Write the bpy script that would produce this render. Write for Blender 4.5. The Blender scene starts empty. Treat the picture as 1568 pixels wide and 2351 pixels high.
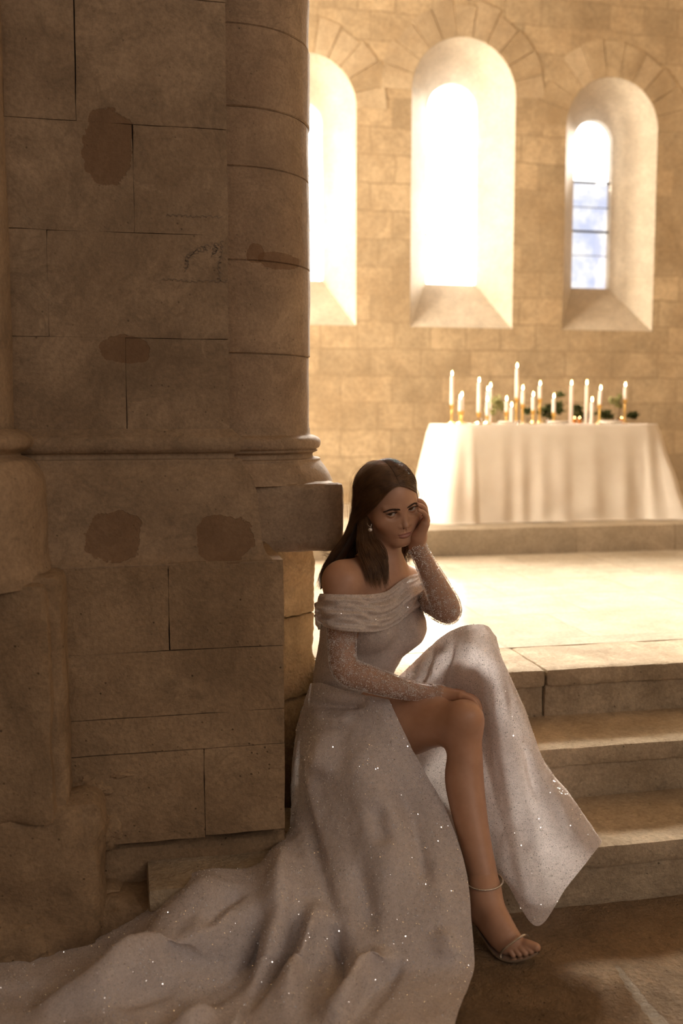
import bpy, bmesh, math, random
import numpy as np
from math import sin, cos, tan, atan, radians, pi, sqrt
from mathutils import Vector, Matrix, noise
from mathutils.geometry import tessellate_polygon

# ---------------------------------------------------------------- camera
CAM_H = 1.22
YAW, FOC, HOR = radians(12.0), 2286.0, 955.0
PITCH = atan((1175.5 - HOR) / FOC)
FL = np.array([sin(YAW), cos(YAW), 0.0])
RT = np.array([cos(YAW), -sin(YAW), 0.0])
ZZ = np.array([0.0, 0.0, 1.0])
FW = FL * cos(PITCH) - ZZ * sin(PITCH)
UP = FL * sin(PITCH) + ZZ * cos(PITCH)
CAM = np.array([0.0, 0.0, CAM_H])

scene = bpy.context.scene
COL = scene.collection
cd = bpy.data.cameras.new('camera')
cam = bpy.data.objects.new('camera', cd)
COL.objects.link(cam)
cam.location = CAM
cam.matrix_world = Matrix(((RT[0], UP[0], -FW[0], 0), (RT[1], UP[1], -FW[1], 0), (RT[2], UP[2], -FW[2], CAM_H), (0, 0, 0, 1)))
cd.sensor_fit = 'VERTICAL'
cd.sensor_height = 36.0
cd.lens = FOC * 36.0 / 2351.0
cd.clip_start = 0.05
cd.dof.use_dof = True
cd.dof.focus_distance = 2.58
cd.dof.aperture_fstop = 2.2
scene.camera = cam

# ---------------------------------------------------------------- light
vs = scene.view_settings
vs.view_transform = 'Standard'
vs.look = 'None'
vs.exposure = 0.28
vs.gamma = 1.0
scene.cycles.use_denoising = True
scene.cycles.max_bounces = 6
scene.cycles.use_adaptive_sampling = True
scene.cycles.adaptive_threshold = 0.045
scene.cycles.transparent_max_bounces = 12
scene.cycles.sample_clamp_indirect = 6.0
scene.cycles.caustics_reflective = False
scene.cycles.caustics_refractive = False

WORLD_COL, WORLD_STR = (1.0, 0.79, 0.65), 0.18
SUN_STR = 55.0
DAY_GAIN = 0.38
NAVE_W = 50.0
PANE_STR = 5.0
SIDE_STR, SIDE_COL = 34.0, (1.0, 0.86, 0.68)
world = bpy.data.worlds.new('World')
scene.world = world
world.use_nodes = True
bg = world.node_tree.nodes['Background']
bg.inputs['Color'].default_value = (*WORLD_COL, 1)
bg.inputs['Strength'].default_value = WORLD_STR

sd = bpy.data.lights.new('sun', 'SUN')
sd.energy = SUN_STR
sd.angle = radians(2.5)
sd.color = (1.0, 0.86, 0.66)
sun = bpy.data.objects.new('sun', sd)
COL.objects.link(sun)
SUN_DIR = Vector((-1.42, -3.95, -2.50)).normalized()
sun.rotation_euler = SUN_DIR.to_track_quat('-Z', 'Y').to_euler()
# added unseen lamps behind the camera for soft fill and sequin glints
for (p_, t_, w_, h_, e_) in (((3.2, -4.2, 3.0), (0.5, 2.4, 0.8), 0.8, 1.7, NAVE_W * 0.55), ((4.2, -1.6, 3.1), (0.5, 2.4, 0.8), 0.6, 1.5, NAVE_W * 0.28), ((1.2, -5.2, 3.4), (0.3, 2.4, 0.8), 0.6, 1.5, NAVE_W * 0.22), ((-1.0, -5.0, 2.2), (0.3, 2.4, 0.8), 0.5, 1.0, NAVE_W * 0.12), ((2.2, -3.0, 4.6), (0.5, 2.4, 0.8), 0.5, 0.9, NAVE_W * 0.16)):
    ad_ = bpy.data.lights.new('nave_fill_light', 'AREA')
    ad_.shape = 'RECTANGLE'; ad_.size = w_; ad_.size_y = h_
    ad_.energy = e_; ad_.color = (1.0, 0.83, 0.70)
    ao = bpy.data.objects.new('nave_fill_light', ad_); COL.objects.link(ao)
    ao.location = p_
    ao.rotation_euler = (Vector(t_) - Vector(p_)).to_track_quat('-Z', 'Y').to_euler()
# daylight falling in through each of the three east windows
for (x_, z_, w_, h_, e_) in ((1.237, 2.79, 0.27, 1.15, 260.0), (2.352, 2.88, 0.35, 1.35, 360.0), (3.465, 2.80, 0.28, 1.15, 230.0)):
    ad_ = bpy.data.lights.new('window_daylight', 'AREA')
    ad_.shape = 'RECTANGLE'; ad_.size = w_; ad_.size_y = h_
    ad_.energy = e_ * DAY_GAIN; ad_.color = (1.0, 0.92, 0.80); ad_.spread = radians(90)
    ao = bpy.data.objects.new('window_daylight', ad_); COL.objects.link(ao)
    ao.location = (x_, 7.28, z_)
    ao.rotation_euler = Vector((-0.12, -1.0, -0.25)).to_track_quat('-Z', 'Y').to_euler()

# ---------------------------------------------------------------- helpers
def ray(x, y):
    return FW + RT * (x - 784.0) / FOC - UP * (y - 1175.5) / FOC
def on_y(x, y, c):
    r = ray(x, y); return CAM + r * (c / r[1])
def on_z(x, y, c):
    r = ray(x, y); return CAM + r * ((c - CAM_H) / r[2])
def at(x, y, d):
    "point seen at photo position (x, y), d metres in front of the camera (level distance)"
    r = ray(x, y); return CAM + r * (d / float(r @ FL))
def proj(P):
    P = np.atleast_2d(P) - CAM
    d = P @ FW
    return np.stack([784.0 + FOC * (P @ RT) / d, 1175.5 - FOC * (P @ UP) / d], 1)

def link(name, me, mats=None, parent=None, smooth=True, angle=None):
    o = bpy.data.objects.new(name, me)
    COL.objects.link(o)
    if mats is not None:
        for m in (mats if isinstance(mats, (list, tuple)) else [mats]):
            me.materials.append(m)
    if parent is not None:
        o.parent = parent
        o.matrix_parent_inverse = parent.matrix_world.inverted() if parent.type != 'EMPTY' else Matrix.Translation(-Vector(parent.location))
    if smooth:
        me.polygons.foreach_set('use_smooth', [True] * len(me.polygons))
        if angle is not None:
            me.set_sharp_from_angle(angle=radians(angle))
    return o
def from_bm(name, bm, mats=None, parent=None, smooth=True, angle=35):
    me = bpy.data.meshes.new(name)
    bm.normal_update()
    bm.to_mesh(me); bm.free()
    return link(name, me, mats, parent, smooth, angle)
def from_np(name, V, Fc, mats=None, parent=None, smooth=True, angle=None):
    me = bpy.data.meshes.new(name)
    V = np.asarray(V, dtype=np.float64); Fc = np.asarray(Fc)
    if Fc.ndim == 2:
        n, k = Fc.shape
        me.vertices.add(len(V)); me.vertices.foreach_set('co', V.astype(np.float32).ravel())
        me.loops.add(n * k); me.loops.foreach_set('vertex_index', Fc.astype(np.int32).ravel())
        me.polygons.add(n)
        me.polygons.foreach_set('loop_start', np.arange(0, n * k, k, dtype=np.int32))
        me.update(calc_edges=True)
    else:
        me.from_pydata([tuple(v) for v in V], [], [tuple(f) for f in Fc])
    me.validate()
    return link(name, me, mats, parent, smooth, angle)
def tag(o, label=None, cat=None, group=None, kind=None):
    if label: o['label'] = label
    if cat: o['category'] = cat
    if group: o['group'] = group
    if kind: o['kind'] = kind
    return o
def empty(name, loc, label=None, cat=None, group=None, kind=None):
    o = bpy.data.objects.new(name, None)
    COL.objects.link(o)
    o.location = Vector([float(c) for c in loc])
    o.empty_display_size = 0.05
    return tag(o, label, cat, group, kind)
def dup(root, loc, label=None):
    r = root.copy(); COL.objects.link(r)
    r.location = Vector([float(c) for c in loc])
    if label: r['label'] = label
    for ch in list(root.children):
        c = ch.copy(); COL.objects.link(c); c.parent = r
        for g in list(ch.children):
            d = g.copy(); COL.objects.link(d); d.parent = c
    return r

# ---------------------------------------------------------------- materials
def mat(name):
    m = bpy.data.materials.new(name); m.use_nodes = True
    nt = m.node_tree; nt.nodes.clear()
    return m, nt
def N(nt, typ, **kw):
    n = nt.nodes.new(typ)
    for k, v in kw.items():
        if k in n.inputs.keys() and not hasattr(n, k): n.inputs[k].default_value = v
        else: setattr(n, k, v)
    return n
def setin(n, **kw):
    for k, v in kw.items():
        n.inputs[k.replace('_', ' ')].default_value = v
    return n
def math_node(nt, op, a, b=None, c=None, clamp=False):
    n = nt.nodes.new('ShaderNodeMath'); n.operation = op; n.use_clamp = clamp
    for i, v in enumerate((a, b, c)):
        if v is None: continue
        if isinstance(v, (int, float)): n.inputs[i].default_value = v
        else: nt.links.new(v, n.inputs[i])
    return n.outputs[0]
def mix_col(nt, fac, a, b, blend='MIX'):
    n = nt.nodes.new('ShaderNodeMix'); n.data_type = 'RGBA'; n.blend_type = blend
    for s, v in ((n.inputs[0], fac), (n.inputs[6], a), (n.inputs[7], b)):
        if isinstance(v, (int, float)): s.default_value = v
        elif isinstance(v, tuple): s.default_value = (*v[:3], 1)
        else: nt.links.new(v, s)
    return n.outputs[2]
def ramp(nt, fac, stops):
    n = nt.nodes.new('ShaderNodeValToRGB')
    el = n.color_ramp.elements
    while len(el) < len(stops): el.new(0.5)
    for e, (p, c) in zip(el, stops):
        e.position = p; e.color = (*c, 1) if isinstance(c, tuple) else (c, c, c, 1)
    nt.links.new(fac, n.inputs[0])
    return n.outputs[0]
def noise_tex(nt, vec, scale, detail=6, rough=0.6, dist=0.0):
    n = nt.nodes.new('ShaderNodeTexNoise')
    setin(n, Scale=scale, Detail=detail, Roughness=rough, Distortion=dist)
    nt.links.new(vec, n.inputs['Vector'])
    return n.outputs['Fac']
def simple(name, col, rough=0.5, metal=0.0, **kw):
    m, nt = mat(name)
    b = nt.nodes.new('ShaderNodeBsdfPrincipled')
    b.inputs['Base Color'].default_value = (*col, 1)
    b.inputs['Roughness'].default_value = rough
    b.inputs['Metallic'].default_value = metal
    for k, v in kw.items():
        b.inputs[k.replace('_', ' ')].default_value = v
    o = nt.nodes.new('ShaderNodeOutputMaterial')
    nt.links.new(b.outputs[0], o.inputs[0])
    return m

def stone(name, dark, light, scale=1.0, bump=0.5, brick=None, patches=(), pits=0.5, rough=0.85, coarse=0.0, patch_col=(0.16, 0.085, 0.042), axes='XZ', wear=1.0):
    """weathered limestone: mottled colour, pits, optional ashlar joints and stained patches given as (a, b, ra, rb) in metres"""
    m, nt = mat(name)
    L = nt.links.new
    geo = nt.nodes.new('ShaderNodeNewGeometry')
    pos = geo.outputs['Position']
    sep = nt.nodes.new('ShaderNodeSeparateXYZ'); L(pos, sep.inputs[0])
    n1 = noise_tex(nt, pos, 2.6 * scale, 8, 0.62, 0.3)
    n2 = noise_tex(nt, pos, 11 * scale, 6, 0.65)
    n3 = noise_tex(nt, pos, 70 * scale, 4, 0.6)
    base = ramp(nt, n1, [(0.28, dark), (0.72, light)])
    mid = tuple((a + b) / 2 for a, b in zip(dark, light))
    c = mix_col(nt, math_node(nt, 'MULTIPLY', ramp(nt, n2, [(0.35, 0.0), (0.7, 1.0)]), 0.45), base, tuple(x * 0.62 for x in mid))
    c = mix_col(nt, 0.5, c, ramp(nt, n3, [(0.3, 0.55), (0.65, 1.12)]), 'MULTIPLY')
    big = noise_tex(nt, pos, 1.15 * scale, 7, 0.72, 0.8)
    c = mix_col(nt, ramp(nt, big, [(0.50, 0.0), (0.66, 0.55 * wear)]), c, tuple(x * 0.50 for x in dark))
    grime = noise_tex(nt, pos, 4.6 * scale, 9, 0.78, 1.2)
    c = mix_col(nt, ramp(nt, grime, [(0.53, 0.0), (0.60, 0.45 * wear), (0.64, 0.12 * wear), (0.70, 0.4 * wear)]), c, tuple(x * 0.46 for x in mid))
    c = mix_col(nt, ramp(nt, grime, [(0.30, 0.42 * wear), (0.42, 0.0)]), c, tuple(min(0.9, x * 1.18) for x in light))
    height = math_node(nt, 'ADD', math_node(nt, 'ADD', math_node(nt, 'MULTIPLY', n2, 0.5), math_node(nt, 'MULTIPLY', n3, 0.30)), math_node(nt, 'MULTIPLY', grime, 0.6 * wear))
    if coarse:
        n4 = noise_tex(nt, pos, 26 * scale, 5, 0.7, 0.6)
        height = math_node(nt, 'ADD', height, math_node(nt, 'MULTIPLY', n4, coarse))
    vo = nt.nodes.new('ShaderNodeTexVoronoi'); setin(vo, Scale=34 * scale, Randomness=1.0)
    L(pos, vo.inputs['Vector'])
    pit = ramp(nt, vo.outputs['Distance'], [(0.05, 1.0), (0.16, 0.0)])
    pit = math_node(nt, 'MULTIPLY', pit, ramp(nt, n2, [(0.5, 0.0), (0.62, 1.0)]))
    c = mix_col(nt, math_node(nt, 'MULTIPLY', pit, 0.8 * pits), c, tuple(x * 0.25 for x in dark))
    height = math_node(nt, 'SUBTRACT', height, math_node(nt, 'MULTIPLY', pit, 0.5 * pits))
    if brick:
        bw, bh, mort, var = brick
        wob = nt.nodes.new('ShaderNodeTexNoise'); setin(wob, Scale=5.0, Detail=3.0)
        L(pos, wob.inputs['Vector'])
        wv = nt.nodes.new('ShaderNodeVectorMath'); wv.operation = 'MULTIPLY_ADD'
        L(wob.outputs['Color'], wv.inputs[0]); wv.inputs[1].default_value = (0.035,) * 3
        L(pos, wv.inputs[2])
        s2 = nt.nodes.new('ShaderNodeSeparateXYZ'); L(wv.outputs[0], s2.inputs[0])
        cb = nt.nodes.new('ShaderNodeCombineXYZ')
        L(s2.outputs[axes[0]], cb.inputs[0]); L(s2.outputs[axes[1]], cb.inputs[1])
        def bt(w, h, off, freq):
            b = nt.nodes.new('ShaderNodeTexBrick')
            b.offset = off; b.offset_frequency = freq; b.squash = 0.72; b.squash_frequency = 3
            setin(b, Scale=1.0, Mortar_Size=mort, Mortar_Smooth=0.3, Bias=0.0, Brick_Width=w, Row_Height=h)
            b.inputs['Color1'].default_value = (0, 0, 0, 1); b.inputs['Color2'].default_value = (1, 1, 1, 1)
            b.inputs['Mortar'].default_value = (0.5, 0.5, 0.5, 1)
            L(cb.outputs[0], b.inputs['Vector'])
            return b
        b1 = bt(bw, bh, 0.43, 2)
        v = ramp(nt, b1.outputs['Color'], [(0.0, 1.0 - var), (0.5, 1.0), (1.0, 1.0 + 0.55 * var)])
        c = mix_col(nt, 1.0, c, v, 'MULTIPLY')
        jm = math_node(nt, 'MULTIPLY', b1.outputs['Fac'], ramp(nt, n1, [(0.32, 0.15), (0.62, 1.0)]))
        c = mix_col(nt, math_node(nt, 'MULTIPLY', jm, 0.5), c, tuple(x * 0.5 for x in dark))
        height = math_node(nt, 'SUBTRACT', height, math_node(nt, 'MULTIPLY', jm, 0.5))
    for (a, b, ra, rb) in patches:
        da = math_node(nt, 'DIVIDE', math_node(nt, 'SUBTRACT', sep.outputs[axes[0]], a), ra)
        db = math_node(nt, 'DIVIDE', math_node(nt, 'SUBTRACT', sep.outputs[axes[1]], b), rb)
        d = math_node(nt, 'ADD', math_node(nt, 'POWER', math_node(nt, 'ABSOLUTE', da), 2.6), math_node(nt, 'POWER', math_node(nt, 'ABSOLUTE', db), 2.6))
        nn = noise_tex(nt, pos, 16, 4, 0.6)
        d = math_node(nt, 'ADD', d, math_node(nt, 'MULTIPLY', math_node(nt, 'SUBTRACT', nn, 0.5), 2.2))
        pm = ramp(nt, d, [(0.86, 1.0), (0.93, 0.0)])
        c = mix_col(nt, math_node(nt, 'MULTIPLY', pm, 0.62), c, patch_col)
        height = math_node(nt, 'SUBTRACT', height, math_node(nt, 'MULTIPLY', pm, 0.45))
    bp = nt.nodes.new('ShaderNodeBump'); setin(bp, Strength=bump, Distance=0.02)
    L(height, bp.inputs['Height'])
    p = nt.nodes.new('ShaderNodeBsdfPrincipled')
    L(c, p.inputs['Base Color']); L(bp.outputs[0], p.inputs['Normal'])
    p.inputs['Roughness'].default_value = rough
    p.inputs['Specular IOR Level'].default_value = 0.25
    o = nt.nodes.new('ShaderNodeOutputMaterial'); L(p.outputs[0], o.inputs[0])
    return m

# pier stains given from their places on the pier face
def patch(y, x0, x1, y0, y1):
    a = on_y(x0, (y0 + y1) / 2, y); b = on_y(x1, (y0 + y1) / 2, y)
    t = on_y((x0 + x1) / 2, y0, y); u = on_y((x0 + x1) / 2, y1, y)
    return ((a[0] + b[0]) / 2, (t[2] + u[2]) / 2, abs(b[0] - a[0]) / 2, abs(t[2] - u[2]) / 2)

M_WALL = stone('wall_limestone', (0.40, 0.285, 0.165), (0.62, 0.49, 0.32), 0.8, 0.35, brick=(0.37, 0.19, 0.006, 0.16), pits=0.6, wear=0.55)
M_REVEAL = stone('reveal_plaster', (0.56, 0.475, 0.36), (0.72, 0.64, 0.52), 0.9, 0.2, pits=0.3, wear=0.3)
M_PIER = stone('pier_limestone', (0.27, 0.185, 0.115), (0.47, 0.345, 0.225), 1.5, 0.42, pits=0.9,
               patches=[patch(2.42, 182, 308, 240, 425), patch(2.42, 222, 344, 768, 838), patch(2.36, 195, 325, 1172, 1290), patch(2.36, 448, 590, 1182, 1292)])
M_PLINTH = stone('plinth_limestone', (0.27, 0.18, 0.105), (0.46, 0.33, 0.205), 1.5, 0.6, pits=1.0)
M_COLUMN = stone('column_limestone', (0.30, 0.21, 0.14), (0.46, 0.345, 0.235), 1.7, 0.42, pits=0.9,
                 patches=[patch(2.73, 562, 606, 556, 606), patch(2.73, 590, 700, 578, 616)])
M_ROUGH = stone('tooled_limestone', (0.40, 0.27, 0.14), (0.60, 0.44, 0.26), 1.5, 0.9, pits=0.5, coarse=0.8)
M_STEP = stone('step_limestone', (0.36, 0.275, 0.18), (0.64, 0.53, 0.385), 1.4, 0.75, pits=0.8, coarse=0.35)
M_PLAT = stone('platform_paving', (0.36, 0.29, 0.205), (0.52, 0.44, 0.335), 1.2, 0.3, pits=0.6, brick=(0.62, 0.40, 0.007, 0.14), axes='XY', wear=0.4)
def fpatch(x, y, rx, ry):
    p = on_z(x, y, 0.0); return (p[0], p[1], rx, ry)
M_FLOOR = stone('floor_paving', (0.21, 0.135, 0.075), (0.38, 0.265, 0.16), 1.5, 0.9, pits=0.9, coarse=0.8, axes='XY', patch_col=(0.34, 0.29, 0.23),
                patches=[fpatch(1424, 2226, 0.008, 0.022), fpatch(1437, 2246, 0.010, 0.024), fpatch(1452, 2266, 0.012, 0.026), fpatch(1470, 2290, 0.013, 0.026), fpatch(1490, 2312, 0.015, 0.026), fpatch(1512, 2335, 0.016, 0.026), fpatch(1528, 2358, 0.015, 0.026)])

# ---------------------------------------------------------------- stone block builder
def rbox(bm, lo, hi, r=0.012, cell=0.03, amp=0.003, freq=9.0, seed=0.0, chips=0.0, skip=()):
    """stone block: finely divided box with worn rounded arrises and an uneven face"""
    lo = np.array(lo, float); hi = np.array(hi, float)
    n = [max(2, min(70, int(math.ceil((hi[i] - lo[i]) / cell)))) for i in range(3)]
    cache = {}
    off = Vector((seed * 7.31, seed * 3.17, seed * 5.71))
    def vert(i, j, k):
        key = (i, j, k)
        if key in cache: return cache[key]
        p = np.array([lo[0] + (hi[0] - lo[0]) * i / n[0], lo[1] + (hi[1] - lo[1]) * j / n[1], lo[2] + (hi[2] - lo[2]) * k / n[2]])
        pv = Vector(p)
        rr = r
        if chips:
            rr = r * (1.0 + chips * max(0.0, noise.noise(pv * 14 + off) ) * 3 + chips * 0.6 * max(0.0, noise.noise(pv * 45 + off)))
        rr = min(rr, *( (hi - lo) * 0.49))
        q = np.clip(p, lo + rr, hi - rr)
        d = p - q; L = np.linalg.norm(d)
        if L > 1e-9: p = q + d / L * rr
        nrm = d / L if L > 1e-9 else np.zeros(3)
        a = noise.fractal(Vector(p) * freq + off, 0.9, 2.1, 4) * amp
        p = p + nrm * a
        v = bm.verts.new(p); cache[key] = v
        return v
    for ax in range(3):
        u, w = [(1, 2), (2, 0), (0, 1)][ax]
        for side in (0, 1):
            if (ax, side) in skip: continue
            for a in range(n[u]):
                for b in range(n[w]):
                    ids = []
                    for (da, db) in ((0, 0), (1, 0), (1, 1), (0, 1)):
                        t = [0, 0, 0]; t[ax] = n[ax] if side else 0; t[u] = a + da; t[w] = b + db
                        ids.append(vert(*t))
                    if not side: ids.reverse()
                    bm.faces.new(ids)
def lathe(bm, prof, cx, cy, a0, a1, n=48, amp=0.0, freq=9.0, seed=0.0):
    rows = []
    off = Vector((seed, seed * 2.3, seed * 1.7))
    for (r, z) in prof:
        row = []
        for i in range(n + 1):
            a = a0 + (a1 - a0) * i / n
            p = Vector((cx + r * cos(a), cy + r * sin(a), z))
            if amp:
                d = noise.fractal(p * freq + off, 0.9, 2.1, 4) * amp
                p += Vector((cos(a), sin(a), 0)) * d
            row.append(bm.verts.new(p))
        rows.append(row)
    for i in range(len(rows) - 1):
        for j in range(n):
            bm.faces.new((rows[i][j], rows[i][j + 1], rows[i + 1][j + 1], rows[i + 1][j]))
def smooth_prof(pts, k=6):
    "Catmull-Rom through 2-D profile points"
    P = [pts[0]] + list(pts) + [pts[-1]]
    out = []
    for i in range(1, len(P) - 2):
        for s in range(k):
            t = s / k
            out.append(tuple(0.5 * ((2 * P[i][d]) + (-P[i - 1][d] + P[i + 1][d]) * t + (2 * P[i - 1][d] - 5 * P[i][d] + 4 * P[i + 1][d] - P[i + 2][d]) * t * t + (-P[i - 1][d] + 3 * P[i][d] - 3 * P[i + 1][d] + P[i + 2][d]) * t ** 3) for d in range(2)))
    out.append(pts[-1])
    return out

# ---------------------------------------------------------------- the room
YW, YI = 6.9, 7.17
WX0, WX1, WZ1 = -2.2, 4.75, 5.4
WINS = [  # outer x0 x1 top, inner x0 x1 top   (sill: outer 1.85, inner 2.19)
    (0.88, 1.571, 3.67, 1.09, 1.384, 3.43),
    (1.965, 2.731, 3.852, 2.164, 2.539, 3.624),
    (3.122, 3.841, 3.659, 3.311, 3.618, 3.435)]
ZO, ZI = 1.85, 2.19
NA = 24
def arch(x0, x1, z0, top, y):
    r = (x1 - x0) / 2; cx = (x0 + x1) / 2; zs = top - r
    pts = [Vector((x0, y, z0)), Vector((x1, y, z0))]
    nz = 8
    pts += [Vector((x1, y, z0 + (zs - z0) * i / nz)) for i in range(1, nz)]
    pts += [Vector((cx + r * cos(pi * i / NA), y, zs + r * sin(pi * i / NA))) for i in range(NA + 1)]
    pts += [Vector((x0, y, zs - (zs - z0) * i / nz)) for i in range(1, nz)]
    return pts
def holed(bm, outer, holes, flip=False):
    loops = [outer] + holes
    flat = [p for l in loops for p in l]
    vs_ = [bm.verts.new(p) for p in flat]
    for t in tessellate_polygon(loops):
        try: bm.faces.new([vs_[i] for i in (t if not flip else reversed(t))])
        except ValueError: pass
bm = bmesh.new()
rect = lambda y: [Vector((WX0, y, -0.1)), Vector((WX1, y, -0.1)), Vector((WX1, y, WZ1)), Vector((WX0, y, WZ1))]
holed(bm, rect(YW), [arch(a, b, ZO, c, YW) for (a, b, c, d, e, f) in WINS])
holed(bm, rect(YI + 0.25), [arch(d, e, ZI, f, YI + 0.25) for (a, b, c, d, e, f) in WINS], True)
for s in range(4):
    a, b = rect(YW), rect(YI + 0.25)
    bm.faces.new([bm.verts.new(p) for p in (a[s], b[s], b[(s + 1) % 4], a[(s + 1) % 4])])
tag(from_bm('wall_back', bm, M_WALL, smooth=False), 'far honey coloured stone wall with three arched windows', 'wall', kind='structure')
bm = bmesh.new()
for (a, b, c, d, e, f) in WINS:
    o1, i1 = arch(a, b, ZO, c, YW - 0.002), arch(d, e, ZI, f, YI)
    i2 = arch(d, e, ZI, f, YI + 0.25)
    n = len(o1)
    K = 6
    rows = []
    for k in range(K + 1):
        t = k / K
        rows.append([bm.verts.new(o1[i].lerp(i1[i], t)) for i in range(n)])
    rows.append([bm.verts.new(p) for p in i2])
    for k in range(len(rows) - 1):
        for i in range(n):
            bm.faces.new((rows[k][i], rows[k][(i + 1) % n], rows[k + 1][(i + 1) % n], rows[k + 1][i]))
tag(from_bm('trim_1', bm, M_REVEAL, angle=25), 'pale splayed stone reveals around the three window openings', 'window reveal', kind='structure')

# wedge-shaped arch stones round each window head, almost flush with the wall
M_VOUS = [stone('arch_limestone', (0.38, 0.27, 0.155), (0.58, 0.455, 0.295), 1.1, 0.3, pits=0.5, wear=0.7), stone('pale_arch_limestone', (0.44, 0.325, 0.20), (0.64, 0.515, 0.35), 1.1, 0.3, pits=0.5, wear=0.5)]
for wi, (a, b, c, d, e, f) in enumerate(WINS):
    bm = bmesh.new(); rg = random.Random(wi + 3)
    r = (b - a) / 2; cx = (a + b) / 2; zs = c - r
    nst = 11
    for k in range(nst):
        a0, a1 = pi * k / nst + 0.008, pi * (k + 1) / nst - 0.008
        ro = r + 0.20 + 0.07 * rg.random(); n0 = len(bm.verts); y = YW - 0.003 - 0.004 * rg.random()
        lo_, hi_ = [], []
        for q in range(5):
            t = a0 + (a1 - a0) * q / 4
            lo_.append(bm.verts.new((cx + (r + 0.001) * cos(t), y, zs + (r + 0.001) * sin(t))))
            hi_.append(bm.verts.new((cx + ro * cos(t), y, zs + ro * sin(t))))
        pb_ = []
        for row in (lo_, hi_): pb_.append([bm.verts.new((v.co.x, YW + 0.02, v.co.z)) for v in row])
        mi_ = rg.randint(0, 1)
        fs = []
        for q in range(4):
            fs.append(bm.faces.new((lo_[q], hi_[q], hi_[q + 1], lo_[q + 1])))
            fs.append(bm.faces.new((hi_[q], pb_[1][q], pb_[1][q + 1], hi_[q + 1])))
            fs.append(bm.faces.new((lo_[q + 1], pb_[0][q + 1], pb_[0][q], lo_[q])))
        fs.append(bm.faces.new((lo_[0], pb_[0][0], pb_[1][0], hi_[0]))); fs.append(bm.faces.new((hi_[4], pb_[1][4], pb_[0][4], lo_[4])))
        for q in fs: q.material_index = mi_
    bmesh.ops.recalc_face_normals(bm, faces=bm.faces)
    tag(from_bm('trim_%d' % (wi + 2), bm, M_VOUS, smooth=False), 'wedge stones of the arch over the %s window' % ['half hidden left', 'central', 'right'][wi], 'arch', kind='structure')

# window panes: clear old glass with white daylight behind it, lead bars
def glass(name, strength, lo, hi, pass_):
    "old leaded glass: daylight behind it glows through, the rest of the light passes straight"
    m, nt = mat(name)
    em = nt.nodes.new('ShaderNodeEmission'); tr = nt.nodes.new('ShaderNodeBsdfTransparent')
    geo = nt.nodes.new('ShaderNodeNewGeometry')
    nn = noise_tex(nt, geo.outputs['Position'], 7.0, 5, 0.6)
    nt.links.new(ramp(nt, nn, [(0.38, lo), (0.58, hi)]), em.inputs['Color'])
    em.inputs['Strength'].default_value = strength
    tr.inputs['Color'].default_value = (pass_, pass_, pass_, 1)
    ad = nt.nodes.new('ShaderNodeAddShader')
    nt.links.new(em.outputs[0], ad.inputs[0]); nt.links.new(tr.outputs[0], ad.inputs[1])
    o = nt.nodes.new('ShaderNodeOutputMaterial'); nt.links.new(ad.outputs[0], o.inputs[0])
    return m
M_GLASS = [glass('clear_daylit_glass', PANE_STR, (0.9, 0.95, 1.0), (1.0, 0.98, 0.95), 0.8), glass('sunlit_glass', PANE_STR * 1.4, (0.95, 0.96, 1.0), (1.0, 0.98, 0.94), 0.95),
           glass('bluish_sun_blocking_glass', 0.95, (0.62, 0.66, 0.85), (1.0, 0.98, 1.0), 0.04)]  # last one passes little sun, in place of unmodelled trees outside
M_GLASS_MID = glass('sun_blocking_upper_glass', PANE_STR * 1.4, (0.95, 0.96, 1.0), (1.0, 0.98, 0.94), 0.06)  # passes almost no sun, added to keep the beam off the train
M_GLASS_UP = glass('bright_upper_glass', PANE_STR * 0.6, (0.9, 0.93, 1.0), (1.0, 0.98, 0.96), 0.04)
M_LEAD = simple('lead_bar', (0.05, 0.045, 0.04), 0.6, 0.3)
for wi, (a, b, c, d, e, f) in enumerate(WINS):
    bm = bmesh.new()
    zs_ = 2.985 if wi == 2 else 3.10
    if wi == 0:
        bm.faces.new([bm.verts.new(p) for p in arch(d, e, ZI, f, YI + 0.06)])
    else:   # separate arched head; on the central window added to shorten the sunbeam
        bm.faces.new([bm.verts.new(p) for p in arch(d, e, zs_, f, YI + 0.06)])
        fc = bm.faces.new([bm.verts.new(p) for p in (Vector((d, YI + 0.06, ZI)), Vector((e, YI + 0.06, ZI)), Vector((e, YI + 0.06, zs_)), Vector((d, YI + 0.06, zs_)))])
        fc.material_index = 1
    w = from_bm('window_%d' % (wi + 1), bm, [M_GLASS[0], [M_GLASS_MID, M_GLASS[1]], [M_GLASS_UP, M_GLASS[2]]][wi], smooth=False)
    tag(w, ['half hidden narrow arched window beside the round column', 'wide central arched window blown out with sunlight', 'narrow arched window at right with bluish lower panes'][wi], 'window', kind='structure')
    bm = bmesh.new()
    for zi, z in enumerate([2.93, 2.55] if wi != 2 else [2.985, 2.62, 2.44, 2.80]):
        h = 0.008 if zi < 2 else 0.0025
        rbox(bm, (d - 0.01, YI + 0.03, z - h), (e + 0.01, YI + 0.05, z + h), 0.002, 0.1, 0)
    from_bm('frame', bm, M_LEAD, w)

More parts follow.
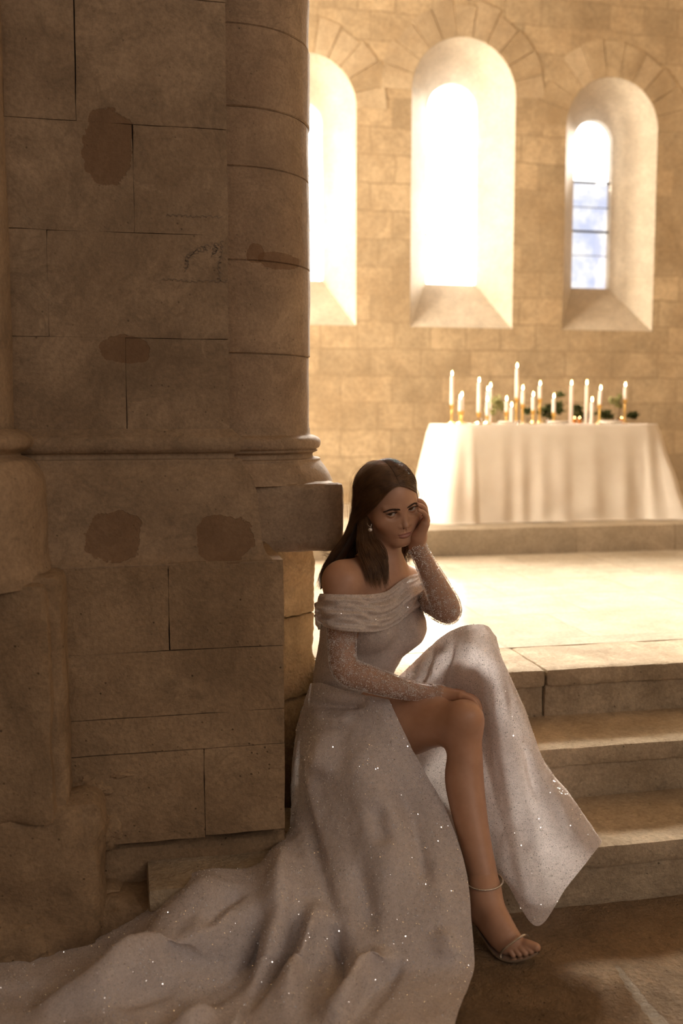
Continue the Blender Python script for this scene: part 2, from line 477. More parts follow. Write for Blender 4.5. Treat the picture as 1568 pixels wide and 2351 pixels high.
# side walls, ceiling
bm = bmesh.new()
bm.faces.new([bm.verts.new(p) for p in ((WX1, -1.0, -0.1), (WX1, 7.42, -0.1), (WX1, 7.42, WZ1), (WX1, -1.0, WZ1))])
tag(from_bm('wall_right', bm, M_WALL, smooth=False), 'right side stone wall of the chapel, outside the frame', 'wall', kind='structure')
def yarch(y0, y1, z0, top, x):
    return [Vector((x, p.x, p.z)) for p in arch(y0, y1, z0, top, 0.0)]
ADDED_SIDE_WINS = [(3.75, 4.75, 1.3, 3.9), (5.25, 6.25, 1.3, 3.9)]  # added glowing panes, unseen behind the pier, to brighten the chancel
bm = bmesh.new()
holed(bm, [Vector((WX0, -1.0, -0.1)), Vector((WX0, 7.42, -0.1)), Vector((WX0, 7.42, WZ1)), Vector((WX0, -1.0, WZ1))], [yarch(*w_, WX0) for w_ in ADDED_SIDE_WINS])
tag(from_bm('wall_left', bm, M_WALL, smooth=False), 'left side stone wall behind the pier', 'wall', kind='structure')
m, nt = mat('side_fill_pane')
em = nt.nodes.new('ShaderNodeEmission')
em.inputs['Color'].default_value = (*SIDE_COL, 1); em.inputs['Strength'].default_value = SIDE_STR
o = nt.nodes.new('ShaderNodeOutputMaterial'); nt.links.new(em.outputs[0], o.inputs[0])
for wi, w_ in enumerate(ADDED_SIDE_WINS):
    bm = bmesh.new()
    bm.faces.new([bm.verts.new(p) for p in yarch(*w_, WX0 - 0.02)])
    tag(from_bm('window_%d' % (wi + 4), bm, m, smooth=False), 'added arched glowing pane in the left wall, unseen behind the pier', 'window', kind='structure')
bm = bmesh.new()
bm.faces.new([bm.verts.new(p) for p in ((WX0, -1.0, WZ1), (WX1, -1.0, WZ1), (WX1, 7.42, WZ1), (WX0, 7.42, WZ1))])
tag(from_bm('ceiling', bm, M_WALL, smooth=False), 'stone vault above the frame', 'ceiling', kind='structure')

# floor: uneven old paving
bm = bmesh.new()
gx, gy = 150, 90
X0, X1, Y0, Y1 = -1.2, 2.8, 0.9, 2.5
grid = []
for j in range(gy + 1):
    row = []
    for i in range(gx + 1):
        x = X0 + (X1 - X0) * i / gx; y = Y0 + (Y1 - Y0) * j / gy
        z = noise.fractal(Vector((x * 5, y * 5, 0.3)), 0.9, 2.1, 4) * 0.006 - 0.006
        row.append(bm.verts.new((x, y, z)))
    grid.append(row)
for j in range(gy):
    for i in range(gx):
        bm.faces.new((grid[j][i], grid[j][i + 1], grid[j + 1][i + 1], grid[j + 1][i]))
big = [bm.verts.new(p) for p in ((WX0, -1.0, -0.03), (WX1, -1.0, -0.03), (WX1, 7.2, -0.03), (WX0, 7.2, -0.03))]
bm.faces.new(big)
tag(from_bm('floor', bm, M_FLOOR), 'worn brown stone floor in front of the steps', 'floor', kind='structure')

# steps
ST = [(2.206, 0.150), (2.506, 0.300), (2.780, 0.450)]
def step(name, y0, y1, z0, z1, cuts, label, seed, material, chips=0.5, amp=0.0028, x0=-0.2):
    bm = bmesh.new()
    xs = [x0] + cuts + [WX1]
    for i in range(len(xs) - 1):
        a, b = xs[i], xs[i + 1]
        cell = 0.016 if a < 2.2 else 0.06
        zt = z1 - 0.055
        # tread slab with a slightly projecting worn nose over the riser block
        rbox(bm, (a + 0.001, y0, zt), (b - 0.001, y1, z1), 0.008, cell, amp, 11.0, seed + i, chips)
        rbox(bm, (a + 0.001, y0 + 0.014, z0 - 0.02), (b - 0.001, y1, zt + 0.02), 0.012, cell * 1.4, amp * 1.5, 7.0, seed + i + 30, 0.2)
    return tag(from_bm(name, bm, material), label, 'step', kind='structure')
step('stone_step', 2.206, 2.62, 0.0, 0.150, [1.9], 'lowest stone step, rising from the floor beside the high heel', 1, M_STEP, x0=0.02)
step('stone_step', 2.506, 2.90, 0.150, 0.300, [1.72], 'middle stone step with a bright worn edge', 5, M_STEP, x0=0.50)
step('stone_step', 2.780, 3.08, 0.300, 0.450, [1.23, 2.6], 'top stone step, sunlit edge of the platform', 9, M_STEP, x0=0.56)
bm = bmesh.new()
px0, px1, py0, py1 = -2.1, WX1, 3.082, 5.3
rbox(bm, (px0, py0, 0.30), (px1, py1, 0.450), 0.006, 0.05, 0.002, 6.0, 3)
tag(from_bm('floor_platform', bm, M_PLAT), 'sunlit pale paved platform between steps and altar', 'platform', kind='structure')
bm = bmesh.new()
rbox(bm, (-2.1, 5.2, 0.40), (WX1, 7.0, 0.60), 0.014, 0.06, 0.004, 6.0, 4, 0.3)
tag(from_bm('altar_step', bm, M_PLAT), 'long low stone dais step under the altar table', 'step', kind='structure')
# ---------------------------------------------------------------- the pier at left
FRONT, BASE, PLI = 2.42, 2.36, 2.33
pier = empty('wall_pier', (0, 2.7, 0), 'massive dark limestone pier with a moulded base, left half of the picture', 'pillar', kind='structure')
BK = 3.3
def px_block(bm, y, x0, x1, y0, y1, seed, r=0.007, back=BK, amp=0.0022, gap=0.0012, xl=None, xr=None, chips=0.3, cell=0.022):
    a = on_y(x0, (y0 + y1) / 2, y)[0] if xl is None else xl
    b = on_y(x1, (y0 + y1) / 2, y)[0] if xr is None else xr
    zt = on_y((x0 + x1) / 2, y0, y)[2]; zb = on_y((x0 + x1) / 2, y1, y)[2]
    rbox(bm, (a + gap, y, zb + gap), (b - gap, back, zt - gap), r, cell, amp, 7.0, seed, chips)
XL, XR = -0.262, 0.2385
bm = bmesh.new()
S = [  # courses: y top, y bottom, joints between blocks (photo x)
    (-900, -260, []), (-260, 15 - 30, [300]), (-15, 283, [172]), (283, 533, [306]), (533, 775, [110]), (775, 992, [290])]
sd_ = 0
for (t, b_, js) in S:
    xs = [None] + js + [None]
    zt = on_y(280, t, FRONT)[2]; zb = on_y(280, b_, FRONT)[2]
    for i in range(len(xs) - 1):
        a = XL if xs[i] is None else on_y(xs[i], (t + b_) / 2, FRONT)[0]
        c = XR if xs[i + 1] is None else on_y(xs[i + 1], (t + b_) / 2, FRONT)[0]
        sd_ += 1
        rbox(bm, (a + 0.0001, FRONT + 0.0008 * ((sd_ * 7) % 3), zb + 0.0001), (c - 0.0001, BK, zt - 0.0001), 0.0012, 0.024, 0.0026, 6.0, sd_, 0.5)
rbox(bm, (-1.7, 2.52, 0.0), (-0.25, BK, 5.4), 0.01, 0.1, 0.003, 6.0, 99)  # added mass behind the half column, blocks the side window's glow
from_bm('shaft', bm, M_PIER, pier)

# moulded base: profile swept along the front and round the right corner
def sweep_base(bm, prof, x0, x1, yf, yb, n=60, seed=0.0):
    """prof: (projection, z) pairs; the run goes along the front face then turns the corner backwards"""
    path = [(x0 + (x1 - x0) * i / n, 0.0) for i in range(n + 1)]
    rows = []
    for (p, z) in prof:
        row = []
        for i in range(n + 1):
            row.append(Vector((x0 + (x1 + p - x0) * i / n, yf - p, z)))
        for k in range(1, 9):
            row.append(Vector((x1 + p, yf - p + (yb - yf + p) * k / 8, z)))
        rows.append(row)
    V = []
    for row in rows:
        r_ = []
        for i, q in enumerate(row):
            d = noise.fractal(q * 9 + Vector((seed,) * 3), 0.9, 2.1, 4) * 0.0028
            q = q + Vector((0, -d, 0)) if i <= n else q + Vector((d, 0, 0))
            r_.append(bm.verts.new(q))
        V.append(r_)
    for i in range(len(V) - 1):
        for j in range(len(V[0]) - 1):
            bm.faces.new((V[i][j], V[i][j + 1], V[i + 1][j + 1], V[i + 1][j]))
zf = lambda y, Y=2.38: on_y(330, y, Y)[2]
prof = [(0.0, zf(985)), (0.012, zf(997)), (0.022, zf(1006)), (0.026, zf(1018)), (0.023, zf(1032)), (0.014, zf(1041)), (0.008, zf(1043)), (0.005, zf(1050)),
        (0.009, zf(1056)), (0.021, zf(1057)), (0.022, zf(1068)), (0.024, zf(1072)), (0.034, zf(1085)), (0.046, zf(1105)), (0.052, zf(1130)), (0.057, zf(1165)),
        (0.060, zf(1210)), (0.064, zf(1245)), (0.072, zf(1272)), (0.086, zf(1287)), (0.090, zf(1292)), (0.086, zf(1302))]
pr2 = smooth_prof(prof, 4)
bm = bmesh.new()
sweep_base(bm, pr2, -0.30, XR + 0.004, FRONT, BK, seed=4.0)
from_bm('base_moulding', bm, M_PIER, pier, angle=50)
PXL, PXR = -0.17, 0.3545
bm = bmesh.new()
for i, (x0, x1, t, b_) in enumerate([(-99, 388, 1298, 1492), (388, 999, 1290, 1492), (-99, 999, 1492, 1640), (-99, 999, 1640, 1722), (-99, 470, 1722, 1926), (470, 999, 1722, 1922)]):
    a = PXL if x0 < 0 else on_y(x0, (t + b_) / 2, PLI)[0]
    c = PXR if x1 > 900 else on_y(x1, (t + b_) / 2, PLI)[0]
    rbox(bm, (a + 0.0001, PLI + 0.0003 * (i % 3), on_y(430, b_, PLI)[2] + 0.0001), (c - 0.0001, BK, on_y(430, t, PLI)[2] - 0.0001), 0.0018, 0.02, 0.003, 6.0, i + 40, 0.5)
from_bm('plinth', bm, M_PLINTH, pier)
# lower footing: lip, recess and bottom course behind the train
bm = bmesh.new()
rbox(bm, (-0.10, PLI + 0.03, -0.02), (0.36, BK, 0.19), 0.02, 0.02, 0.014, 7.0, 62, 0.8)
rbox(bm, (-0.16, PLI - 0.035, -0.02), (-0.02, 2.7, 0.12), 0.02, 0.02, 0.018, 7.0, 63, 0.8)
from_bm('footing', bm, M_PLINTH, pier)
# broken edge between plinth and the left column base
bm = bmesh.new()
def crumble(c, rad, seed):
    p = Vector(c)
    r_ = bmesh.ops.create_icosphere(bm, subdivisions=5, radius=1.0)
    for v in r_['verts']:
        q = v.co.copy(); w_ = Vector((q.x * rad[0], q.y * rad[1], q.z * rad[2]))
        d_ = 1 + 0.24 * noise.fractal(q * 1.6 + Vector((seed,) * 3), 1.1, 2.1, 4) + 0.10 * abs(noise.noise(q * 7 + Vector((seed,) * 3)))
        v.co = w_ * d_ + p
crumble(on_y(210, 1800, PLI + 0.03), (0.060, 0.045, 0.042), 1.0)
crumble(on_y(170, 1850, PLI + 0.00), (0.042, 0.045, 0.045), 2.0)
crumble(on_y(290, 1768, PLI + 0.028), (0.050, 0.034, 0.014), 3.0)
crumble(on_y(235, 1900, PLI + 0.02), (0.045, 0.040, 0.050), 4.0)
from_bm('rubble', bm, M_PLINTH, pier)
# faint pencil scrawl on the pier
def ribbon(bm, pts, w, nrm=(0, -1, 0)):
    nrm = Vector(nrm); L, R_ = [], []
    for i, p in enumerate(pts):
        t = (pts[min(i + 1, len(pts) - 1)] - pts[max(i - 1, 0)]).normalized()
        s = t.cross(nrm).normalized() * w
        L.append(bm.verts.new(p + s)); R_.append(bm.verts.new(p - s))
    for i in range(len(pts) - 1):
        bm.faces.new((L[i], L[i + 1], R_[i + 1], R_[i]))
bm = bmesh.new()
rng = random.Random(3)
def scrawl(pp, amp, freq):
    pts = []
    n = 70
    for i in range(n):
        t = i / (n - 1)
        k = t * (len(pp) - 1); j = min(int(k), len(pp) - 2); u = k - j
        x = pp[j][0] * (1 - u) + pp[j + 1][0] * u; y = pp[j][1] * (1 - u) + pp[j + 1][1] * u
        x += amp * sin(t * freq + rng.random()); y += amp * cos(t * freq * 0.83 + rng.random())
        pts.append(Vector(on_y(x, y, FRONT - 0.0015)))
    ribbon(bm, pts, 0.0007)
scrawl([(510, 552), (505, 600), (502, 648)], 3.5, 60)
scrawl([(498, 560), (490, 585)], 5, 30)
scrawl([(480, 566), (455, 575), (430, 588)], 6, 40)
scrawl([(430, 590), (428, 620)], 4, 30)
scrawl([(380, 493), (440, 496), (508, 498)], 2.5, 70)
scrawl([(370, 640), (440, 646), (525, 645)], 2.5, 80)
M_PENCIL = simple('pencil_marks', (0.19, 0.145, 0.105), 0.9)
tag(from_bm('pencil_scrawl', bm, M_PENCIL, pier, smooth=False), 'faint grey pencil scrawl')

# engaged column on the right of the pier
CCX, CCY, CR = 0.298, 2.95, 0.2290
colm = empty('wall_column', (CCX, CCY, 0), 'round engaged limestone column with a moulded base behind the seated woman', 'column', kind='structure')
bm = bmesh.new()
zc = lambda y: on_y(620, y, 2.73)[2]
joints = [992, 812, 600, 386, 250, 62, -160, -420, -760, -1000]
for i in range(len(joints) - 1):
    zb, zt = zc(joints[i]), zc(joints[i + 1])
    n_ = max(6, int((zt - zb) / 0.03))
    r_ = CR + 0.0015 * ((i * 5) % 3 - 1)
    pr = [(r_ - 0.004, zb), (r_, zb + 0.003)] + [(r_, zb + (zt - zb) * k / n_) for k in range(1, n_)] + [(r_, zt - 0.003), (r_ - 0.004, zt)]
    lathe(bm, pr, CCX, CCY, -pi * 1.0, pi * 0.5, 72, 0.0025, 7, i)
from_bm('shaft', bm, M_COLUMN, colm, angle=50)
zb_ = lambda y: on_y(640, y, 2.68)[2]
dr = 0.034
prof = [(CR, zb_(985)), (CR + 0.002, zb_(1000)), (CR + 0.012, zb_(1003)), (CR + 0.026, zb_(1009)), (CR + 0.031, zb_(1019)), (CR + 0.028, zb_(1031)), (CR + 0.018, zb_(1037)),
        (CR + 0.022, zb_(1040)), (CR + 0.018, zb_(1043)), (CR + 0.008, zb_(1047)), (CR + 0.008, zb_(1055)), (CR + 0.014, zb_(1058)), (CR + 0.028, zb_(1059)), (CR + 0.029, zb_(1064)),
        (CR + 0.030, zb_(1066)), (CR + 0.042, zb_(1078)), (CR + 0.053, zb_(1092)), (CR + 0.060, zb_(1104)), (CR + 0.066, zb_(1116))]
bm = bmesh.new()
lathe(bm, smooth_prof(prof, 4), CCX, CCY, -pi, pi * 0.5, 96, 0.002, 9, 2.0)
from_bm('base_moulding', bm, M_COLUMN, colm, angle=55)
bm = bmesh.new()
rbox(bm, (0.20, CCY - 0.277, zb_(1270)), (CCX + 0.277, CCY + 0.3, zb_(1111)), 0.013, 0.016, 0.004, 9.0, 71, 0.9)
from_bm('plinth_block', bm, M_COLUMN, colm)
bm = bmesh.new()
zr = lambda y: on_y(690, y, 2.74)[2]
rbox(bm, (-0.19, -0.19, zr(1442)), (0.19, 0.19, zb_(1270) + 0.004), 0.008, 0.009, 0.005, 24.0, 81, 0.6)
rbox(bm, (-0.19, -0.188, zr(1640)), (0.189, 0.19, zr(1443)), 0.008, 0.009, 0.005, 24.0, 82, 0.6)
rbox(bm, (-0.185, -0.185, 0.0), (0.185, 0.185, zr(1643)), 0.012, 0.02, 0.006, 12.0, 83, 0.6)
bmesh.ops.transform(bm, matrix=Matrix.Translation((0.281, 2.985, 0)) @ Matrix.Rotation(radians(42), 4, 'Z'), verts=bm.verts)
tag(from_bm('pedestal', bm, M_ROUGH, colm), 'rough tooled pedestal glowing with bounced sunlight')

# half column at the left edge of the frame
LY, LR = 2.36, 0.16
lc = empty('wall_half_column', (-0.42, LY, 0), 'round half column with moulded base cut by the left edge of the frame', 'column', kind='structure')
def lx(x, y, Y=2.30): return on_y(x, y, Y)[0]
LCX = lx(12, 500) - LR - 0.004
bm = bmesh.new()
pr = [(LR, on_y(20, y, 2.3)[2]) for y in range(1000, -900, -40)]
lathe(bm, pr, LCX, LY + 0.02, -pi * 0.9, pi * 0.4, 48, 0.003, 7, 9)
from_bm('shaft', bm, M_PIER, lc)
zl = lambda y: on_y(40, y, 2.26)[2]
q = lambda x, y: lx(x, y, 2.3) - LCX
prof = [(q(30, 980), zl(985)), (q(52, 992), zl(993)), (q(70, 1010), zl(1008)), (q(68, 1028), zl(1028)), (q(48, 1038), zl(1040)), (q(42, 1050), zl(1048)), (q(60, 1056), zl(1056)), (q(72, 1062), zl(1062)),
        (q(88, 1080), zl(1085)), (q(99, 1110), zl(1115)), (q(103, 1180), zl(1180)), (q(104, 1240), zl(1240)), (q(110, 1290), zl(1290)), (q(122, 1318), zl(1322)), (q(126, 1340), zl(1345))]
bm = bmesh.new()
lathe(bm, smooth_prof(prof, 4), LCX, LY, -pi * 0.9, pi * 0.3, 72, 0.003, 8, 7)
from_bm('base_moulding', bm, M_PIER, lc, angle=60)
bm = bmesh.new()
rbox(bm, (-0.62, 2.20, zl(1880)), (on_y(118, 1600, 2.20)[0], 2.9, zl(1335)), 0.014, 0.02, 0.008, 5.0, 91, 0.8)
rbox(bm, (-0.62, 2.225, zl(1860)), (on_y(152, 1600, 2.225)[0], 2.9, zl(1318)), 0.02, 0.02, 0.008, 5.0, 92, 0.8)
from_bm('plinth', bm, M_PLINTH, lc)
bm = bmesh.new()
rbox(bm, (-0.62, 2.215, -0.02), (on_y(232, 2000, 2.2)[0], 2.9, on_y(100, 1862, 2.2)[2]), 0.03, 0.016, 0.022, 6.0, 93, 1.0)
rbox(bm, (-0.62, 2.19, -0.02), (on_y(120, 2100, 2.2)[0], 2.9, on_y(100, 2095, 2.2)[2]), 0.04, 0.016, 0.026, 6.0, 94, 1.0)
rbox(bm, (-0.25, 2.24, -0.02), (on_y(400, 2000, 2.24)[0], 2.9, on_y(300, 2075, 2.24)[2]), 0.03, 0.016, 0.020, 7.0, 95, 1.0)
from_bm('footing', bm, M_PLINTH, lc)
# ---------------------------------------------------------------- implicit-surface modelling (one continuous skin)
def nrm(v):
    v = np.asarray(v, float); return v / np.linalg.norm(v)
class Prim:
    def __init__(s, f, lo, hi, k, sub=False): s.f, s.lo, s.hi, s.k, s.sub = f, np.asarray(lo, float), np.asarray(hi, float), k, sub
def cone(a, b, ra, rb, k=0.02, flat=None, sub=False):
    a = np.asarray(a, float); b = np.asarray(b, float)
    ba = b - a; L2 = max(float(ba @ ba), 1e-12)
    if flat is not None: fn, fs = nrm(flat[0]), flat[1]
    def f(P):
        q = P - a
        t = np.clip((q @ ba) / L2, 0, 1)
        q = q - t[..., None] * ba
        if flat is not None:
            q = q + (q @ fn)[..., None] * fn * (fs - 1.0)
        return np.sqrt((q * q).sum(-1)) - (ra + (rb - ra) * t)
    m = max(ra, rb)
    return Prim(f, np.minimum(a, b) - m, np.maximum(a, b) + m, k, sub)
def ell(c, r, M=None, k=0.02, sub=False):
    c = np.asarray(c, float); r = np.asarray(r, float)
    def f(P):
        q = P - c
        if M is not None: q = q @ M
        k0 = np.sqrt(((q / r) ** 2).sum(-1)); k1 = np.sqrt(((q / (r * r)) ** 2).sum(-1)) + 1e-9
        return k0 * (k0 - 1.0) / k1
    m = r.max()
    return Prim(f, c - m, c + m, k, sub)
def crom(P, k=6):
    "Catmull-Rom subdivision of rows of numbers"
    P = np.asarray(P, float); A = np.concatenate([[2 * P[0] - P[1]], P, [2 * P[-1] - P[-2]]])
    out = []
    for i in range(1, len(A) - 2):
        for s_ in range(k):
            t = s_ / k
            out.append(0.5 * (2 * A[i] + (A[i + 1] - A[i - 1]) * t + (2 * A[i - 1] - 5 * A[i] + 4 * A[i + 1] - A[i + 2]) * t * t + (3 * A[i] - A[i - 1] - 3 * A[i + 1] + A[i + 2]) * t ** 3))
    out.append(P[-1])
    return np.array(out)
def chain(pts, rs, k=0.02, sub=4):
    "one limb: smooth centre line with a radius per joint"
    R_ = crom(np.concatenate([np.asarray(pts, float), np.asarray(rs, float)[:, None]], 1), sub)
    P3, rr = R_[:, :3], R_[:, 3]
    def f(P):
        best = None
        for i in range(len(P3) - 1):
            a, b = P3[i], P3[i + 1]; ba = b - a
            q = P - a
            t = np.clip((q @ ba) / max(float(ba @ ba), 1e-12), 0, 1)
            q = q - t[..., None] * ba
            d = np.sqrt((q * q).sum(-1)) - (rr[i] + (rr[i + 1] - rr[i]) * t)
            best = d if best is None else np.minimum(best, d)
        return best
    return [Prim(f, (P3 - rr[:, None]).min(0), (P3 + rr[:, None]).max(0), k)]
def field(prims, lo, hi, h, dtype=np.float32):
    lo = np.asarray(lo, float); hi = np.asarray(hi, float)
    n = np.ceil((hi - lo) / h).astype(int) + 1
    ax = [lo[i] + h * np.arange(n[i]) for i in range(3)]
    D = np.full(n, 0.05, dtype)
    for p in prims:
        m = max(p.k * 1.2, 3 * h) + 0.004
        i0 = [max(0, int((p.lo[i] - m - lo[i]) / h)) for i in range(3)]
        i1 = [min(n[i], int((p.hi[i] + m - lo[i]) / h) + 2) for i in range(3)]
        if any(i1[i] <= i0[i] for i in range(3)): continue
        X, Y, Z = np.meshgrid(*[ax[i][i0[i]:i1[i]] for i in range(3)], indexing='ij')
        d = p.f(np.stack([X, Y, Z], -1)).astype(dtype)
        sl = tuple(slice(i0[i], i1[i]) for i in range(3))
        A = D[sl]
        if p.sub:
            hh = np.clip(0.5 - 0.5 * (A + d) / p.k, 0, 1)
            D[sl] = A * (1 - hh) - d * hh + p.k * hh * (1 - hh)
        else:
            hh = np.clip(0.5 + 0.5 * (A - d) / p.k, 0, 1)
            D[sl] = A * (1 - hh) + d * hh - p.k * hh * (1 - hh)
    return D, lo, h
def nets(D, lo, h):
    "naive surface nets"
    S = D < 0
    nx, ny, nz = D.shape
    c = np.zeros((nx - 1, ny - 1, nz - 1), np.int8)
    for dx in (0, 1):
        for dy in (0, 1):
            for dz in (0, 1):
                c += S[dx:nx - 1 + dx, dy:ny - 1 + dy, dz:nz - 1 + dz]
    act = (c > 0) & (c < 8)
    idx = np.argwhere(act)
    ids = -np.ones(act.shape, np.int64); ids[act] = np.arange(len(idx))
    acc = np.zeros((len(idx), 3)); cnt = np.zeros(len(idx))
    I, J, K = idx.T
    corners = [(a, b, d) for a in (0, 1) for b in (0, 1) for d in (0, 1)]
    for a in corners:
        for b in corners:
            if sum(abs(a[i] - b[i]) for i in range(3)) == 1 and a < b:
                va = D[I + a[0], J + a[1], K + a[2]].astype(float); vb = D[I + b[0], J + b[1], K + b[2]].astype(float)
                m = (va < 0) != (vb < 0)
                t = np.where(m, va / np.where(m, va - vb, 1), 0)
                pa = np.array(a, float); pb = np.array(b, float)
                acc[m] += (pa + (pb - pa) * t[:, None])[m]; cnt[m] += 1
    V = lo + h * (idx + acc / cnt[:, None])
    Q = []
    for ax in range(3):
        u, w = [(1, 2), (2, 0), (0, 1)][ax]
        sl0 = [slice(None)] * 3; sl1 = [slice(None)] * 3
        sl0[ax] = slice(0, -1); sl1[ax] = slice(1, None)
        A = S[tuple(sl0)]; B = S[tuple(sl1)]
        E = np.argwhere(A != B)
        ok = (E[:, u] > 0) & (E[:, w] > 0) & (E[:, u] < D.shape[u] - 1) & (E[:, w] < D.shape[w] - 1)
        E = E[ok]
        flip = B[E[:, 0], E[:, 1], E[:, 2]]
        def cell(du, dw):
            e = E.copy(); e[:, u] -= du; e[:, w] -= dw
            return ids[e[:, 0], e[:, 1], e[:, 2]]
        q = np.stack([cell(1, 1), cell(0, 1), cell(0, 0), cell(1, 0)], 1)
        q[flip] = q[flip][:, ::-1]
        Q.append(q)
    Q = np.concatenate(Q)
    return V, Q[(Q >= 0).all(1)]
def relax(V, Q, it=2, lam=0.5):
    for _ in range(it):
        S = np.zeros_like(V); n = np.zeros(len(V))
        for a in range(4):
            b = (a + 1) % 4
            np.add.at(S, Q[:, a], V[Q[:, b]]); np.add.at(n, Q[:, a], 1)
            np.add.at(S, Q[:, b], V[Q[:, a]]); np.add.at(n, Q[:, b], 1)
        ok = n > 0
        V = V.copy(); V[ok] += lam * (S[ok] / n[ok, None] - V[ok])
    return V
def mesh_prims(prims, lo, hi, h, it=1, keep=None):
    D, l, hh = field(prims, lo, hi, h)
    V, Q = nets(D, l, hh)
    if it: V = relax(V, Q, it)
    if keep is not None:
        ok = keep(V)[Q].all(1); Q = Q[ok]
        used = np.unique(Q); mp = -np.ones(len(V), int); mp[used] = np.arange(len(used))
        V, Q = V[used], mp[Q]
    return V, Q
def bounds(prims, m=0.01):
    return np.min([p.lo for p in prims if not p.sub], 0) - m, np.max([p.hi for p in prims if not p.sub], 0) + m

# ---------------------------------------------------------------- the seated woman: skeleton (photo place, distance)
J = {k: at(*v) for k, v in dict(
    pelvis=(792, 1640, 2.72), hipR=(826, 1668, 2.63), hipL=(866, 1655, 2.83),
    waist=(812, 1535, 2.69), ribs=(842, 1440, 2.67), chest=(862, 1380, 2.66), neck0=(872, 1322, 2.675), neck1=(880, 1262, 2.665),
    shR=(784, 1338, 2.555), shL=(948, 1352, 2.77), elR=(786, 1536, 2.475), wrR=(1012, 1594, 2.455),
    elL=(1033, 1408, 2.545), wrL=(957, 1254, 2.62),
    knR=(1058, 1659, 2.385), anR=(1112, 2040, 2.245), knL=(1084, 1494, 2.585), anL=(1160, 1880, 2.485)).items()}
def px(n, d): return n * d / FOC     # photo pixels -> metres at that distance

# head frame: her left, forward, up
ROLL, PIT, TURN = radians(12.5), radians(17), radians(25)
def rotm(axis, a):
    return np.array(Matrix.Rotation(a, 3, Vector(axis)))
B0 = np.stack([RT, -FL, ZZ], 1)                      # facing the camera
Hm = rotm(ZZ, TURN) @ rotm(RT, PIT) @ rotm(-FL, 0) @ B0
Hm = rotm(ZZ, TURN) @ rotm(RT, PIT) @ rotm(FL, -ROLL) @ B0
HS = 0.0098
EYE_MID = np.array([0.0, 7.9, 0.0])
O = at(922, 1173.0, 2.575) - Hm @ (EYE_MID * HS)
def hl(x, y, z): return O + Hm @ (np.array([x, y, z], float) * HS)
def hc(a, b, ra, rb, k=0.5, sub=False): return cone(hl(*a), hl(*b), ra * HS, rb * HS, k * HS, None, sub)
def he(c, r, k=0.5, sub=False, tilt=0.0, ax='X'):
    M = Hm
    if tilt: M = Hm @ np.array(Matrix.Rotation(tilt, 3, ax))
    return ell(hl(*c), np.array(r) * HS, M, k * HS, sub)
def both(fn):
    return fn(-1) + fn(1)

EYX, EYY, EYZ, EYR = 3.05, 7.45, 0.0, 1.2
head = [
    he((0, -0.4, 3.0), (7.1, 9.1, 7.5), 0.5),                     # cranium
    he((0, 2.6, -1.2), (6.7, 6.9, 7.6), 2.0),                    # mid face
    he((0, 4.6, -5.4), (5.0, 4.9, 4.7), 2.2),                     # muzzle / jaw front
    he((0, 7.75, -9.0), (1.75, 1.45, 1.35), 1.6),                 # chin
]
for s in (-1, 1):
    head += [hc((s * 5.1, 1.2, -6.0), (s * 1.7, 7.2, -9.3), 1.25, 1.15, 2.0),    # jaw line
             hc((s * 5.3, 0.6, -2.0), (s * 5.0, 1.2, -6.0), 1.3, 1.3, 2.2),
             he((s * 4.2, 5.7, -2.9), (2.2, 2.2, 2.0), 2.2),                      # cheekbone
             hc((s * 1.3, 8.35, 1.55), (s * 4.3, 7.1, 1.5), 0.62, 0.6, 0.9)]        # brow ridge
                  # forehead
for s in (-1, 1):
    head += [he((s * 3.1, 9.0, -0.25), (1.75, 1.25, 1.15), 0.9, True)]   # eye socket
# nose
head += [hc((0, 8.3, 0.9), (0, 9.75, -2.9), 0.62, 0.72, 0.7), he((0, 10.0, -3.45), (0.92, 0.85, 0.76), 0.5),
         hc((0, 9.3, -3.9), (0, 8.7, -4.5), 0.45, 0.5, 0.4)]
for s in (-1, 1):
    head += [he((s * 1.15, 9.1, -3.7), (0.68, 0.85, 0.62), 0.45),
             he((s * 0.55, 9.35, -4.42), (0.28, 0.38, 0.18), 0.2, True)]
# lids: a ball over each eye, opened with an almond
for s in (-1, 1):
    head += [he((s * EYX, EYY + 0.02, EYZ), (1.42, 1.36, 1.36), 0.35)]
def almond(s):
    w, hu, hd = 1.36, 0.58, 0.44
    Ru = (w * w + hu * hu) / (2 * hu); Rd = (w * w + hd * hd) / (2 * hd)
    def f(P):
        q = (P - O) @ Hm / HS
        x = (q[..., 0] - s * EYX); z = q[..., 2] - EYZ - 0.07 * s * x + 0.02
        d = np.maximum(np.sqrt(x * x + (z + (Ru - hu)) ** 2) - Ru, np.sqrt(x * x + (z - (Rd - hd)) ** 2) - Rd)
        d = np.maximum(d, (EYY + 0.25) - q[..., 1])
        return d * HS
    ctr = hl(s * EYX, EYY + 1, 0)
    return Prim(f, ctr - 0.022, ctr + 0.022, 0.10 * HS, True)
head += [almond(-1), almond(1)]
for s in (-1, 1):   # upper lid crease fold
    head += [hc((s * (EYX - 1.25), EYY + 0.75, EYZ + 0.52), (s * EYX, EYY + 1.18, EYZ + 0.98), 0.14, 0.16, 0.25), hc((s * EYX, EYY + 1.18, EYZ + 0.98), (s * (EYX + 1.4), EYY + 0.25, EYZ + 0.72), 0.16, 0.14, 0.25)]
